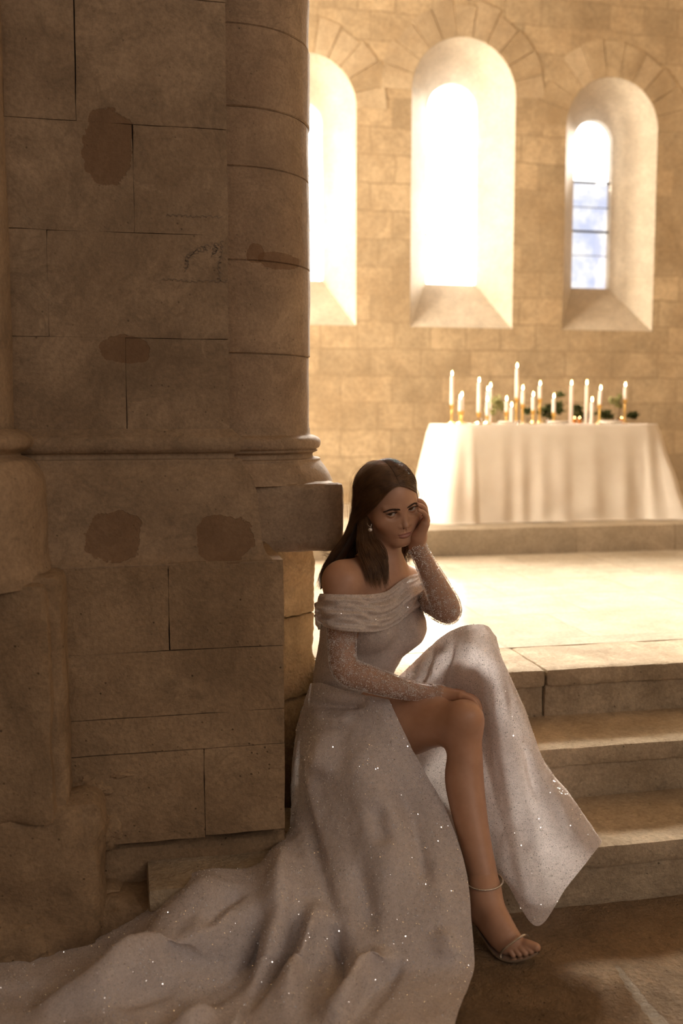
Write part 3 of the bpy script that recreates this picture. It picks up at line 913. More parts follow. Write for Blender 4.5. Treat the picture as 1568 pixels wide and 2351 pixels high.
# lips
MZ = -6.35
head += [he((-0.72, 9.1, MZ + 0.42), (1.15, 0.62, 0.44), 0.30), he((0.72, 9.1, MZ + 0.42), (1.15, 0.62, 0.44), 0.30),
         he((0, 9.05, MZ - 0.55), (1.55, 0.74, 0.56), 0.30)]
for s in (-1, 1):
    head += [hc((0, 9.78, MZ), (s * 1.2, 9.45, MZ - 0.03), 0.10, 0.10, 0.22, True), hc((s * 1.2, 9.45, MZ - 0.03), (s * 2.2, 8.75, MZ - 0.06), 0.07, 0.05, 0.2, True)]
head += [hc((0, 9.5, -4.9), (0, 9.75, MZ + 0.9), 0.16, 0.2, 0.4, True)]
# ears
for s in (-1, 1):
    head += [he((s * 6.75, -0.9, -1.2), (0.55, 1.7, 2.9), 0.5, tilt=-0.25), he((s * 7.25, -0.4, -0.9), (0.4, 0.85, 1.6), 0.3, True)]

neck = [cone(J['neck1'] + Hm @ np.array([0, -0.002, 0.015]), J['neck0'], 0.051, 0.053, 0.035), cone(J['neck0'], J['chest'], 0.056, 0.07, 0.05)]
CH = nrm(J['shL'] - J['shR'])                  # shoulder line
FWD = nrm(np.cross(CH, [0, 0, 1.0])) * 1.0     # chest forward
if FWD @ np.array([1, -0.3, 0]) < 0: FWD = -FWD
torso = [
    cone(J['pelvis'], J['waist'], 0.105, 0.098, 0.06, (FWD, 1.25)),
    cone(J['waist'], J['ribs'], 0.095, 0.115, 0.06, (FWD, 1.25)),
    cone(J['ribs'], J['chest'], 0.115, 0.105, 0.06, (FWD, 1.3)),
    cone(J['shR'] + CH * 0.02, J['shL'] - CH * 0.02, 0.044, 0.044, 0.06),
    cone(J['neck0'] - FWD * 0.005, J['shR'] + np.array([0, 0, 0.012]), 0.042, 0.036, 0.05),
    cone(J['neck0'] - FWD * 0.005, J['shL'] + np.array([0, 0, 0.012]), 0.042, 0.036, 0.05),
    cone(J['neck0'] + FWD * 0.045 + np.array([0, 0, -0.018]), J['shR'] + FWD * 0.025 + np.array([0, 0, 0.012]), 0.009, 0.011, 0.03),   # collar bones
    cone(J['neck0'] + FWD * 0.045 + np.array([0, 0, -0.018]), J['shL'] + FWD * 0.025 + np.array([0, 0, 0.012]), 0.009, 0.011, 0.03),
    ell(J['ribs'] + FWD * 0.075 - CH * 0.065 + np.array([0, 0, 0.015]), (0.058,) * 3, None, 0.04),
    ell(J['ribs'] + FWD * 0.075 + CH * 0.065 + np.array([0, 0, 0.015]), (0.058,) * 3, None, 0.04),
    cone(J['hipR'], J['hipL'], 0.105, 0.105, 0.07),
    cone(J['hipR'], J['knR'] * 0.5 + J['hipR'] * 0.5, 0.088, 0.071, 0.05),
    cone(J['knR'] * 0.5 + J['hipR'] * 0.5, J['knR'], 0.071, 0.047, 0.03),
    cone(J['hipL'], J['knL'], 0.066, 0.045, 0.05),
]
def lp(a, b, t): return np.asarray(a) * (1 - t) + np.asarray(b) * t
legR = [ell(at(1072, 1644, 2.36), (0.036, 0.036, 0.036), None, 0.03)]
legR += chain([at(1060, 1662, 2.385), at(1067, 1735, 2.371), at(1066, 1790, 2.360), at(1078, 1870, 2.326), at(1094, 1945, 2.287), at(1109, 2010, 2.258), at(1113, 2048, 2.240)],
              [0.046, 0.0435, 0.0475, 0.0425, 0.0370, 0.0345, 0.0345], 0.03)
legL = chain([J['knL'], lp(J['knL'], J['anL'], 0.35), J['anL'] + np.array([0, 0, 0.02])], [0.040, 0.038, 0.028], 0.03)
armR = chain([J['shR'], lp(J['shR'], J['elR'], 0.45), lp(J['shR'], J['elR'], 0.85), lp(J['elR'], at(838, 1556, 2.46), 0.25), at(838, 1556, 2.46), at(905, 1576, 2.455), at(965, 1588, 2.455), J['wrR']],
             [0.042, 0.0365, 0.0325, 0.0335, 0.0310, 0.0255, 0.0205, 0.0190], 0.03)
armL = chain([J['shL'], lp(J['shL'], J['elL'], 0.45), lp(J['shL'], J['elL'], 0.9), lp(J['elL'], J['wrL'], 0.12), lp(J['elL'], J['wrL'], 0.35), lp(J['elL'], J['wrL'], 0.7), J['wrL']],
             [0.042, 0.036, 0.033, 0.034, 0.0315, 0.0245, 0.0205], 0.03)

# left hand: palm against the cheek, little-finger side towards the camera, fingertips at the temple
def finger(pts, r0, k=0.004):
    n = len(pts)
    return chain(pts, [r0 * (1 - 0.12 * i) for i in range(n)], k)
pw = J['wrL']
handL = [cone(pw, at(961, 1236, 2.612), 0.0195, 0.021, 0.015),
         cone(at(961, 1236, 2.605), at(976, 1203, 2.590), 0.0165, 0.0125, 0.015), cone(at(958, 1234, 2.622), at(977, 1196, 2.612), 0.017, 0.0125, 0.012),
         cone(at(957, 1232, 2.64), at(976, 1190, 2.636), 0.016, 0.0125, 0.012), cone(at(955, 1232, 2.652), at(973, 1187, 2.656), 0.015, 0.0125, 0.012)]
fl = [[at(976, 1203, 2.588), at(978.5, 1187, 2.580), at(971, 1176, 2.572), at(962, 1171.5, 2.566)],
      [at(977, 1196, 2.612), at(977, 1175, 2.604), at(969, 1163, 2.594), at(960.5, 1158.5, 2.586)],
      [at(976, 1190, 2.636), at(975, 1166, 2.632), at(967, 1152, 2.620), at(958, 1148, 2.612)],
      [at(973, 1187, 2.656), at(972, 1165, 2.654), at(965, 1152, 2.645), at(957, 1148, 2.638)]]
for i, f_ in enumerate(fl): handL += finger(f_, [0.0076, 0.0085, 0.009, 0.0088][i])
handL += finger([at(953, 1236, 2.655), at(948, 1222, 2.675), at(946, 1208, 2.685)], 0.010)
# right hand: resting on the thigh, fingers lying over the knee
handR = [cone(J['wrR'], at(1030, 1596, 2.452), 0.019, 0.017, 0.012), cone(at(1030, 1598, 2.445), at(1058, 1598, 2.425), 0.015, 0.0125, 0.012),
         cone(at(1030, 1595, 2.465), at(1060, 1596, 2.452), 0.014, 0.012, 0.012), cone(at(1030, 1594, 2.478), at(1058, 1597, 2.474), 0.013, 0.011, 0.012)]
fr = [[at(1058, 1599, 2.418), at(1076, 1602, 2.408), at(1089, 1610, 2.402), at(1096, 1621, 2.402)],
      [at(1060, 1597, 2.436), at(1081, 1601, 2.430), at(1096, 1612, 2.426), at(1103, 1627, 2.424)],
      [at(1060, 1596, 2.454), at(1082, 1600, 2.452), at(1097, 1612, 2.450), at(1103, 1627, 2.448)],
      [at(1058, 1597, 2.472), at(1078, 1600, 2.474), at(1092, 1611, 2.474), at(1098, 1625, 2.472)]]
for i, f_ in enumerate(fr): handR += finger(f_, [0.0076, 0.0086, 0.009, 0.0086][i])
handR += finger([at(1030, 1592, 2.482), at(1047, 1588, 2.492), at(1063, 1590.5, 2.494)], 0.0092)
# right foot in the sandal
fo = lambda x, y, d: at(x, y, d)
footR = [*chain([at(1113, 2040, 2.242), at(1110, 2072, 2.233), at(1097, 2104, 2.257)], [0.0345, 0.0345, 0.024], 0.02),
         *chain([at(1118, 2060, 2.227), at(1140, 2104, 2.197), at(1168, 2143, 2.169), at(1192, 2163, 2.152)], [0.032, 0.029, 0.022, 0.0125], 0.02),
         *chain([at(1106, 2098, 2.231), at(1130, 2138, 2.195), at(1154, 2170, 2.167), at(1170, 2179, 2.153)], [0.024, 0.022, 0.0175, 0.010], 0.02),
         *chain([at(1140, 2120, 2.194), at(1162, 2158, 2.167), at(1183, 2172, 2.153)], [0.024, 0.020, 0.0115], 0.02)]
toes = [((1190, 2162, 2.155), (1212, 2168, 2.139), (1231, 2175, 2.128), 0.0105), ((1184, 2168, 2.153), (1206, 2174, 2.137), (1219, 2184, 2.128), 0.0078),
        ((1177, 2173, 2.152), (1196, 2178, 2.137), (1206, 2188, 2.129), 0.0074), ((1170, 2176, 2.153), (1184, 2181, 2.140), (1192.5, 2191, 2.133), 0.0070), ((1163, 2178, 2.153), (1172, 2184, 2.142), (1178.5, 2193, 2.137), 0.0066)]
for a, b, c, r_ in toes: footR += chain([at(*a), at(*b), at(*c)], [r_ * 1.0, r_, r_ * 0.95], 0.0025)
footL = [cone(J['anL'] + np.array([0, 0, 0.02]), J['anL'] + np.array([0.10, -0.02, -0.06]), 0.03, 0.018, 0.02)]

core = torso + neck + armR + legR + legL + footL + chain([J['shL'], lp(J['shL'], J['elL'], 0.25)], [0.042, 0.039], 0.03)
NECK_Z = float((J['neck0'] * 0.15 + J['neck1'] * 0.85)[2])
def neck_dist(V):
    a, b = J['neck0'], J['neck1'] + (J['neck1'] - J['neck0']) * 0.8
    t = np.clip(((V - a) @ (b - a)) / ((b - a) @ (b - a)), 0, 1)
    return np.linalg.norm(V - a - t[:, None] * (b - a), axis=1)
parts = []
blo, bhi = bounds(core, 0.012)
parts.append(mesh_prims(core[:len(torso) + len(neck)] + armR + core[-1:] + head + legR + legL + footL, blo, bhi, 0.003, 2, lambda V: ~((V[:, 2] > NECK_Z + 0.004) & ((neck_dist(V) < 0.075) | (V[:, 2] > J['neck1'][2])))))
hlo, hhi = bounds(head, 0.006)
hlo[2] = NECK_Z - 0.01
parts.append(mesh_prims(neck + torso + armR + core[-1:] + head, hlo, hhi, 0.0011, 1, lambda V: (V[:, 2] > NECK_Z - 0.004) & ((neck_dist(V) < 0.085) | (V[:, 2] > J['neck1'][2]))))
HEADV = parts[-1][0]
l_, h_ = bounds(armL, 0.006); parts.append(mesh_prims(armL, l_, h_, 0.003, 2))
l_, h_ = bounds(handL, 0.006); parts.append(mesh_prims(handL + chain([lp(J['elL'], J['wrL'], 0.85), J['wrL']], [0.0218, 0.0205], 0.012), l_, h_, 0.0013, 1))
l_, h_ = bounds(handR, 0.006); parts.append(mesh_prims(handR + chain([lp(J['elR'], J['wrR'], 0.85), J['wrR']], [0.0200, 0.0190], 0.012), l_, h_, 0.0013, 1))
l_, h_ = bounds(footR, 0.006); parts.append(mesh_prims(footR + chain([at(1104, 1990, 2.267), at(1109, 2010, 2.258), at(1113, 2048, 2.240)], [0.0352, 0.0345, 0.0345], 0.012), l_, h_, 0.0015, 1))
off = 0; VV, QQ = [], []
for v, q in parts:
    VV.append(v); QQ.append(q + off); off += len(v)
VV = np.concatenate(VV); QQ = np.concatenate(QQ)

# skin
m, nt = mat('tan_skin')
L = nt.links.new
geo = nt.nodes.new('ShaderNodeNewGeometry')
att = nt.nodes.new('ShaderNodeAttribute'); att.attribute_name = 'lip'
n1 = noise_tex(nt, geo.outputs['Position'], 30, 4, 0.6)
c = ramp(nt, n1, [(0.3, (0.46, 0.262, 0.170)), (0.7, (0.52, 0.305, 0.205))])
c = mix_col(nt, att.outputs['Fac'], c, (0.40, 0.185, 0.145))
p = nt.nodes.new('ShaderNodeBsdfPrincipled')
L(c, p.inputs['Base Color']); p.inputs['Roughness'].default_value = 0.42
p.inputs['Subsurface Weight'].default_value = 0.12; p.inputs['Subsurface Scale'].default_value = 0.006
p.inputs['Subsurface Radius'].default_value = (1.0, 0.4, 0.25)
p.inputs['Specular IOR Level'].default_value = 0.45
o = nt.nodes.new('ShaderNodeOutputMaterial'); L(p.outputs[0], o.inputs[0])
M_SKIN = m

pb = at(800, 1700, 2.70); pb[2] = 0.30
woman = empty('person', pb, 'woman in an off-shoulder beaded bridal gown sitting on the steps, cheek resting on her hand', 'person')
body = from_np('body', VV, QQ, M_SKIN, woman)
q = (VV - O) @ Hm / HS
def lipmask(q):
    x, z = q[:, 0], q[:, 2] - MZ
    hw = 2.15
    up = 0.72 * np.sqrt(np.clip(1 - (x / hw) ** 2, 0, 1)) - 0.14 * np.exp(-(x / 0.35) ** 2)
    dn = -0.98 * np.sqrt(np.clip(1 - (x / hw) ** 2, 0, 1)) ** 1.2
    mk = np.clip((up - z) / 0.14, 0, 1) * np.clip((z - dn) / 0.14, 0, 1) * np.clip((hw - np.abs(x)) / 0.3, 0, 1) * (q[:, 1] > 7.6) * (np.abs(z) < 2)
    return mk
a = body.data.attributes.new('lip', 'FLOAT', 'POINT')
a.data.foreach_set('value', lipmask(q).astype(np.float32))

# eyes
M_SCL = simple('eye_white', (0.44, 0.39, 0.36), 0.15)
M_IRIS = simple('brown_iris', (0.085, 0.042, 0.020), 0.12)
M_PUP = simple('pupil', (0.004, 0.003, 0.003), 0.08)
for s in (-1, 1):
    c = hl(s * EYX, EYY, EYZ)
    g = nrm(nrm(CAM - c) - 0.10 * RT - 0.07 * ZZ)
    u = nrm(np.cross(g, [0, 0, 1.0])); w = np.cross(u, g)
    angs = np.concatenate([np.linspace(0.02, 0.21, 4), np.linspace(0.23, 0.55, 6), np.linspace(0.58, pi - 0.05, 18)])
    V = [c + g * EYR * HS * 1.0]
    for a_ in angs:
        bul = 1.0 + 0.045 * max(0, 1 - a_ / 0.55)
        for k in range(32):
            t = 2 * pi * k / 32
            V.append(c + EYR * HS * bul * (g * cos(a_) + (u * cos(t) + w * sin(t)) * sin(a_)))
    V[0] = c + g * EYR * HS * 1.045
    Fc, mi = [], []
    for k in range(32): Fc.append((0, 1 + k, 1 + (k + 1) % 32)); mi.append(2)
    for i in range(len(angs) - 1):
        for k in range(32):
            Fc.append((1 + i * 32 + k, 1 + (i + 1) * 32 + k, 1 + (i + 1) * 32 + (k + 1) % 32, 1 + i * 32 + (k + 1) % 32))
            mi.append(2 if angs[i + 1] <= 0.215 else 1 if angs[i + 1] <= 0.56 else 0)
    e = bpy.data.meshes.new('eye'); e.from_pydata([tuple(v) for v in V], [], Fc)
    eo = link('eye', e, [M_SCL, M_IRIS, M_PUP], woman)
    e.polygons.foreach_set('material_index', mi)

# brows and lashes as fine hairs lying on the skin
def hair_tubes(name, strands, rad, material, parent, sides=3):
    "tapered fine tubes, one mesh"
    Vs, Fs, off = [], [], 0
    for st, r0 in zip(strands, rad):
        st = np.asarray(st); n = len(st)
        T = np.gradient(st, axis=0); T /= np.linalg.norm(T, axis=1)[:, None] + 1e-12
        ref = np.array([0.31, 0.62, 0.72])
        U = np.cross(T, ref); U /= np.linalg.norm(U, axis=1)[:, None] + 1e-12
        W = np.cross(T, U)
        tt = np.linspace(0, 1, n)
        r = r0 * np.clip(np.minimum(1.0, 0.35 + tt * 6), 0, 1) * np.clip((1.02 - tt) * 4, 0.12, 1)
        ring = np.stack([st + (U * cos(2 * pi * k / sides) + W * sin(2 * pi * k / sides)) * r[:, None] for k in range(sides)], 1)
        Vs.append(ring.reshape(-1, 3))
        i = np.arange(n - 1)[:, None] * sides; k = np.arange(sides)[None]
        a = i + k; b = i + (k + 1) % sides
        Fs.append(np.stack([a, b, b + sides, a + sides], -1).reshape(-1, 4) + off)
        off += n * sides
    return from_np(name, np.concatenate(Vs), np.concatenate(Fs), material, parent)
from mathutils.kdtree import KDTree
hq = (HEADV - O) @ Hm / HS
front = hq[hq[:, 1] > 4.0]
kd = KDTree(len(front))
for i, v in enumerate(front): kd.insert((v[0], 0, v[2]), i)
kd.balance()
def face_y(x, z):
    best = [front[i][1] for (_, i, d_) in kd.find_range((x, 0, z), 0.16)]
    return max(best) if best else 7.0
M_BROW = simple('brow_hair', (0.062, 0.032, 0.019), 0.7)
rs = np.random.RandomState(4)
for s in (-1, 1):
    st, rd = [], []
    for i in range(330):
        t = rs.rand(); w_ = (rs.rand() - 0.5) * 0.88 * (0.30 + 0.34 * min(1, t / 0.3)) * (1 - 0.75 * max(0, t - 0.4))
        x = 0.95 + 3.85 * t; z = 1.16 + 0.40 * sin(min(t / 0.72, 1.0) * pi * 0.5) - 0.62 * max(0, t - 0.66) / 0.34 + w_
        dx, dz = (0.35, 0.34 - 0.6 * t) if t < 0.6 else (0.42, -0.14)
        pts = []
        for k in range(4):
            xx, zz = x + dx * k / 3, z + dz * k / 3
            pts.append(hl(s * xx, face_y(s * xx, zz) + 0.02 + 0.03 * k / 3, zz))
        st.append(pts); rd.append(0.00026)
    hair_tubes('eyebrow', st, rd, M_BROW, woman)
    st, rd = [], []
    for i in range(60):
        x = -1.3 + 2.6 * i / 59
        h = 0.58; w = 1.36; R_ = (w * w + h * h) / (2 * h)
        z = sqrt(R_ * R_ - x * x) - (R_ - h) + 0.07 * x
        yy = sqrt(max(0.1, 1.36 ** 2 - x * x * 0.9 - z * z)) + EYY
        a0 = np.array([s * (EYX + x), yy, z + 0.02]); a1 = a0 + np.array([s * 0.18 * (x + 0.3), 0.35, 0.12]); a2 = a1 + np.array([s * 0.12 * (x + 0.4), 0.12, 0.30])
        st.append([hl(*a0), hl(*a1), hl(*a2)]); rd.append(0.00042)
    ln = []
    for x in np.linspace(-1.30, 1.28, 16):
        z = sqrt(max(0, R_ * R_ - x * x)) - (R_ - h) + 0.07 * x
        yy = sqrt(max(0.1, 1.36 ** 2 - x * x * 0.9 - z * z)) + EYY
        ln.append(hl(s * (EYX + x), yy + 0.02, z + 0.02))
    st.append(ln); rd.append(0.00075)
    hair_tubes('eyelash', st, rd, M_BROW, woman)
# ---------------------------------------------------------------- the gown
def sparkle_fabric(name, c1, c2, transl=0.25, scale=1.0, alpha=1.0):
    "off-white tulle covered in tiny sequins: each cell of the fabric tilts its own way"
    m, nt = mat(name)
    L = nt.links.new
    geo = nt.nodes.new('ShaderNodeNewGeometry'); pos = geo.outputs['Position']
    n0 = noise_tex(nt, pos, 9, 5, 0.6); n1 = noise_tex(nt, pos, 120, 3, 0.6)
    vo = nt.nodes.new('ShaderNodeTexVoronoi'); setin(vo, Scale=820.0 * scale); L(pos, vo.inputs['Vector'])
    sx = nt.nodes.new('ShaderNodeSeparateColor'); L(vo.outputs['Color'], sx.inputs[0])
    c = ramp(nt, n0, [(0.3, c1), (0.7, c2)])
    c = mix_col(nt, 0.6, c, ramp(nt, n1, [(0.3, 0.74), (0.7, 1.1)]), 'MULTIPLY')
    c = mix_col(nt, math_node(nt, 'MULTIPLY', math_node(nt, 'GREATER_THAN', sx.outputs[0], 0.86), 0.4), c, (0.95, 0.92, 0.90))
    bp = nt.nodes.new('ShaderNodeBump'); setin(bp, Strength=0.3, Distance=0.001)
    L(math_node(nt, 'ADD', vo.outputs['Distance'], n1), bp.inputs['Height'])
    dif = nt.nodes.new('ShaderNodeBsdfDiffuse'); L(c, dif.inputs[0]); L(bp.outputs[0], dif.inputs['Normal'])
    trl = nt.nodes.new('ShaderNodeBsdfTranslucent'); L(c, trl.inputs[0])
    mx = nt.nodes.new('ShaderNodeMixShader'); mx.inputs[0].default_value = transl
    L(dif.outputs[0], mx.inputs[1]); L(trl.outputs[0], mx.inputs[2])
    # sequin glint: random facet normal per cell
    nv = nt.nodes.new('ShaderNodeVectorMath'); nv.operation = 'MULTIPLY_ADD'
    L(vo.outputs['Color'], nv.inputs[0]); nv.inputs[1].default_value = (1.5, 1.5, 1.5); nv.inputs[2].default_value = (-0.75, -0.75, -0.75)
    na = nt.nodes.new('ShaderNodeVectorMath'); na.operation = 'ADD'
    L(nv.outputs[0], na.inputs[0]); L(geo.outputs['Normal'], na.inputs[1])
    nz = nt.nodes.new('ShaderNodeVectorMath'); nz.operation = 'NORMALIZE'; L(na.outputs[0], nz.inputs[0])
    gl = nt.nodes.new('ShaderNodeBsdfGlossy'); gl.inputs['Roughness'].default_value = 0.16
    gl.inputs['Color'].default_value = (0.95, 0.92, 0.90, 1); L(nz.outputs[0], gl.inputs['Normal'])
    m2 = nt.nodes.new('ShaderNodeMixShader')
    L(math_node(nt, 'MULTIPLY', math_node(nt, 'GREATER_THAN', sx.outputs[1], 0.86), 0.40), m2.inputs[0])
    L(mx.outputs[0], m2.inputs[1]); L(gl.outputs[0], m2.inputs[2])
    out = m2.outputs[0]
    if alpha < 1.0:
        tr = nt.nodes.new('ShaderNodeBsdfTransparent'); m3 = nt.nodes.new('ShaderNodeMixShader')
        m3.inputs[0].default_value = alpha
        L(tr.outputs[0], m3.inputs[1]); L(out, m3.inputs[2]); out = m3.outputs[0]
    o = nt.nodes.new('ShaderNodeOutputMaterial'); L(out, o.inputs[0])
    return m
M_TULLE = sparkle_fabric('sequinned_tulle', (0.70, 0.635, 0.625), (0.84, 0.775, 0.765), 0.28)
M_BODICE = sparkle_fabric('beaded_bodice', (0.62, 0.54, 0.50), (0.76, 0.68, 0.635), 0.2)
M_SHEER = sparkle_fabric('sheer_sleeve_tulle', (0.66, 0.54, 0.48), (0.74, 0.62, 0.56), 0.3, 1.0, 0.28)
def glint(name, col, rough, metal):
    return simple(name, col, rough, metal)
M_BEAD = simple('crystal_bead', (0.95, 0.93, 0.93), 0.08, 0.12)

def bicubic(G, nu, nv):
    "Catmull-Rom surface through a grid of rows of points"
    G = np.asarray(G, float)
    A = np.stack([crom(G[i], nu) for i in range(len(G))])
    B = np.stack([crom(A[:, j], nv) for j in range(A.shape[1])], 1)
    return B
def grid_normals(S):
    du = np.gradient(S, axis=1); dv = np.gradient(S, axis=0)
    n = np.cross(du, dv); n /= np.linalg.norm(n, axis=-1, keepdims=True) + 1e-12
    tc = CAM - S
    n[(n * tc).sum(-1) < 0] *= -1
    return n
def grid_faces(nr, ncol, wrap=False):
    i = np.arange(nr - 1)[:, None] * ncol; j = np.arange(ncol if wrap else ncol - 1)[None]
    a = i + j; b = i + (j + 1) % ncol
    return np.stack([a, b, b + ncol, a + ncol], -1).reshape(-1, 4)
def seg_dist(P, poly):
    "distance to a polyline and the place along it (0..1)"
    poly = np.asarray(poly, float)
    poly = crom(poly, 5) if len(poly) > 2 else np.array([poly[0], (poly[0] + poly[1]) / 2, poly[1]])
    L = np.concatenate([[0], np.cumsum(np.linalg.norm(np.diff(poly, axis=0), axis=1))])
    best = np.full(len(P), 1e9); bt = np.zeros(len(P))
    for i, (a, b) in enumerate(zip(poly[:-1], poly[1:])):
        ba = b - a
        t = np.clip(((P - a) @ ba) / max(ba @ ba, 1e-9), 0, 1)
        d = np.linalg.norm(P - a - t[:, None] * ba, axis=1)
        m = d < best
        best[m] = d[m]; bt[m] = (L[i] + t * (L[i + 1] - L[i]))[m] / L[-1]
    return best, bt
def fold(S, folds, gain=2.7):
    "raise ridges (+) and press valleys (-) into a cloth along lines on it"
    shp = S.shape
    n = grid_normals(S).reshape(-1, 3); P = S.reshape(-1, 3); q = proj(P)
    disp = np.zeros(len(P))
    for (poly, w, a) in folds:
        d, t = seg_dist(q, poly)
        tap = np.clip(t / 0.3, 0, 1) * np.clip((1 - t) / 0.3, 0, 1); tap = tap * tap * (3 - 2 * tap)
        disp += gain * a * tap * np.exp(-(d / w) ** 2)
    return (P + n * disp[:, None]).reshape(shp)
def cloth_noise(S, amp, freq, seed=0.0):
    n = grid_normals(S)
    S = S.copy()
    for i in range(S.shape[0]):
        for j in range(S.shape[1]):
            S[i, j] += n[i, j] * amp * noise.fractal(Vector(S[i, j] * freq + seed), 0.8, 2.0, 3)
    return S

A_PTS = [
 [(726,1583,2.72),(714,1570,2.67),(738,1568,2.590),(775,1580,2.545),(812,1590,2.520),(850,1598,2.500),(872,1602,2.490),(893,1606,2.475)],
 [(706,1650,2.76),(688,1648,2.69),(720,1650,2.570),(765,1650,2.510),(810,1645,2.475),(850,1645,2.450),(885,1650,2.430),(917,1657,2.428)],
 [(694,1736,2.74),(674,1730,2.63),(705,1735,2.510),(755,1735,2.440),(805,1730,2.410),(855,1725,2.390),(905,1728,2.385),(957,1740,2.395)],
 [(688,1824,2.65),(671,1822,2.55),(700,1830,2.430),(755,1832,2.370),(815,1825,2.345),(880,1820,2.330),(945,1822,2.330),(1014,1840,2.345)],
 [(674,1922,2.52),(660,1915,2.44),(695,1925,2.345),(755,1925,2.295),(820,1920,2.272),(895,1918,2.260),(970,1920,2.260),(1052,1932,2.272)],
 [(560,2000,2.36),(598,1985,2.29),(672,1998,2.235),(748,2010,2.210),(825,2012,2.195),(905,2010,2.188),(990,2010,2.188),(1074,2020,2.200)],
 [(395,2038,2.30),(450,2012,2.245),(575,2052,2.170),(705,2080,2.140),(810,2095,2.125),(900,2100,2.118),(990,2100,2.118),(1082,2110,2.125)],
 [(235,2165,2.22),(320,2105,2.190),(465,2140,2.105),(640,2165,2.080),(780,2180,2.068),(890,2190,2.060),(990,2200,2.055),(1089,2218,2.055)],
 [(-60,2250,2.09),(160,2234,2.075),(350,2238,2.040),(570,2258,2.015),(740,2272,2.000),(870,2278,1.995),(980,2280,1.990),(1074,2290,1.985)],
 [(-220,2330,1.97),(0,2330,1.960),(250,2345,1.915),(500,2370,1.880),(700,2382,1.862),(850,2386,1.858),(970,2386,1.858),(1045,2372,1.870)],
 [(-300,2440,1.76),(-60,2450,1.755),(200,2480,1.720),(470,2520,1.670),(690,2540,1.645),(850,2540,1.645),(960,2530,1.655),(1018,2500,1.690)],
]
A = np.array([[at(*p) for p in r] for r in A_PTS])
SA = bicubic(A, 26, 24)
SA[..., 2] = np.where(SA[..., 2] < 0.045, 0.020 + 0.025 * np.exp((SA[..., 2] - 0.045) / 0.025), SA[..., 2])
SA = fold(SA, [
 ([(688,1700),(694,1840),(742,2000),(758,2060),(792,2150)], 13, -0.011),
 ([(668,1900),(650,1985),(612,2250),(600,2360)], 30, 0.020),
 ([(640,2055),(560,2220),(460,2290),(330,2345)], 17, -0.030),
 ([(600,2030),(470,2170),(330,2260),(150,2350)], 34, 0.028),
 ([(545,2010),(440,2090),(360,2190),(300,2250)], 40, 0.022),
 ([(560,2040),(505,2120),(470,2170)], 12, -0.016),
 ([(735,2060),(690,2200),(640,2360)], 26, 0.022),
 ([(700,2080),(655,2210),(560,2330)], 13, -0.026),
 ([(768,2110),(776,2170),(790,2240),(760,2340)], 15, -0.024),
 ([(905,2175),(850,2240),(740,2360)], 30, 0.026),
 ([(880,2245),(800,2351)], 14, -0.012),
 ([(930,2200),(850,2300),(800,2360)], 14, -0.018),
 ([(800,1640),(830,1760),(880,1930),(900,2100)], 55, 0.012),
 ([(760,1660),(740,1800)], 28, 0.010),
 ([(905,1760),(960,1900),(985,2060)], 26, -0.010),
 ([(860,1840),(885,1960)], 20, -0.008),
 ([(820,1960),(845,2080),(850,2160)], 22, -0.008),
 ([(700,1615),(770,1618),(850,1610)], 10, -0.012),
 ([(705,1640),(760,1655),(820,1650)], 12, 0.006),
 ([(390,2215),(230,2290),(60,2330)], 22, 0.020),
 ([(420,2260),(240,2330)], 12, -0.018),
 ([(200,2262),(60,2285),(-40,2300)], 18, -0.014),
 ([(490,2310),(400,2360)], 14, 0.016),
 ([(1010,2130),(1040,2210)], 24, 0.008),
])
SA = fold(SA, [
 ([(640,1960),(520,2110),(380,2230),(200,2330),(60,2380)], 15, -0.011),
 ([(680,2020),(560,2210),(420,2330),(330,2400)], 20, 0.012),
 ([(560,2000),(400,2120),(250,2230),(90,2300)], 22, 0.011),
 ([(760,2080),(720,2220),(690,2380)], 16, -0.010),
 ([(840,2130),(800,2250),(720,2390)], 18, 0.011),
 ([(730,1660),(712,1800),(720,1930)], 16, 0.008),
 ([(940,1850),(1000,1990),(1020,2150)], 20, 0.006),
], 1.1)
for _ in range(7):   # let the cloth relax
    I_ = SA[1:-1, 1:-1]
    SA[1:-1, 1:-1] = I_ + 0.5 * ((SA[:-2, 1:-1] + SA[2:, 1:-1] + SA[1:-1, :-2] + SA[1:-1, 2:]) / 4 - I_)
SA = cloth_noise(SA, 0.0030, 16.0, 3.0)
zz_ = SA[..., 2]
SA[..., 2] = np.where(zz_ < 0.024, 0.013 + 0.011 * np.exp((zz_ - 0.024) / 0.011), zz_)
B_PTS = [
 [(866,1600,2.70),(905,1566,2.71),(945,1525,2.690),(985,1486,2.640),(1022,1455,2.580),(1055,1440,2.530),(1085,1434,2.490),(1118,1437,2.500),(1140,1462,2.580)],
 [(876,1615,2.60),(915,1602,2.595),(955,1578,2.580),(1000,1545,2.550),(1040,1515,2.510),(1075,1500,2.440),(1110,1504,2.430),(1147,1512,2.460),(1156,1528,2.560)],
 [(890,1690,2.58),(930,1690,2.575),(975,1675,2.560),(1020,1650,2.545),(1062,1632,2.525),(1108,1630,2.475),(1158,1632,2.425),(1200,1625,2.440),(1206,1645,2.530)],
 [(930,1770,2.56),(972,1768,2.545),(1012,1762,2.520),(1055,1752,2.480),(1100,1748,2.420),(1150,1745,2.372),(1200,1745,2.365),(1244,1742,2.395),(1250,1760,2.500)],
 [(970,1850,2.52),(1020,1860,2.490),(1060,1862,2.445),(1096,1866,2.400),(1142,1870,2.350),(1198,1868,2.315),(1258,1862,2.310),(1312,1836,2.340),(1318,1852,2.440)],
 [(1000,1910,2.49),(1045,1935,2.440),(1090,1955,2.390),(1124,1978,2.345),(1166,2032,2.285),(1233,2126,2.222),(1302,2036,2.262),(1378,1938,2.320),(1366,1934,2.400)],
]
B = np.array([[at(*p) for p in r] for r in B_PTS])
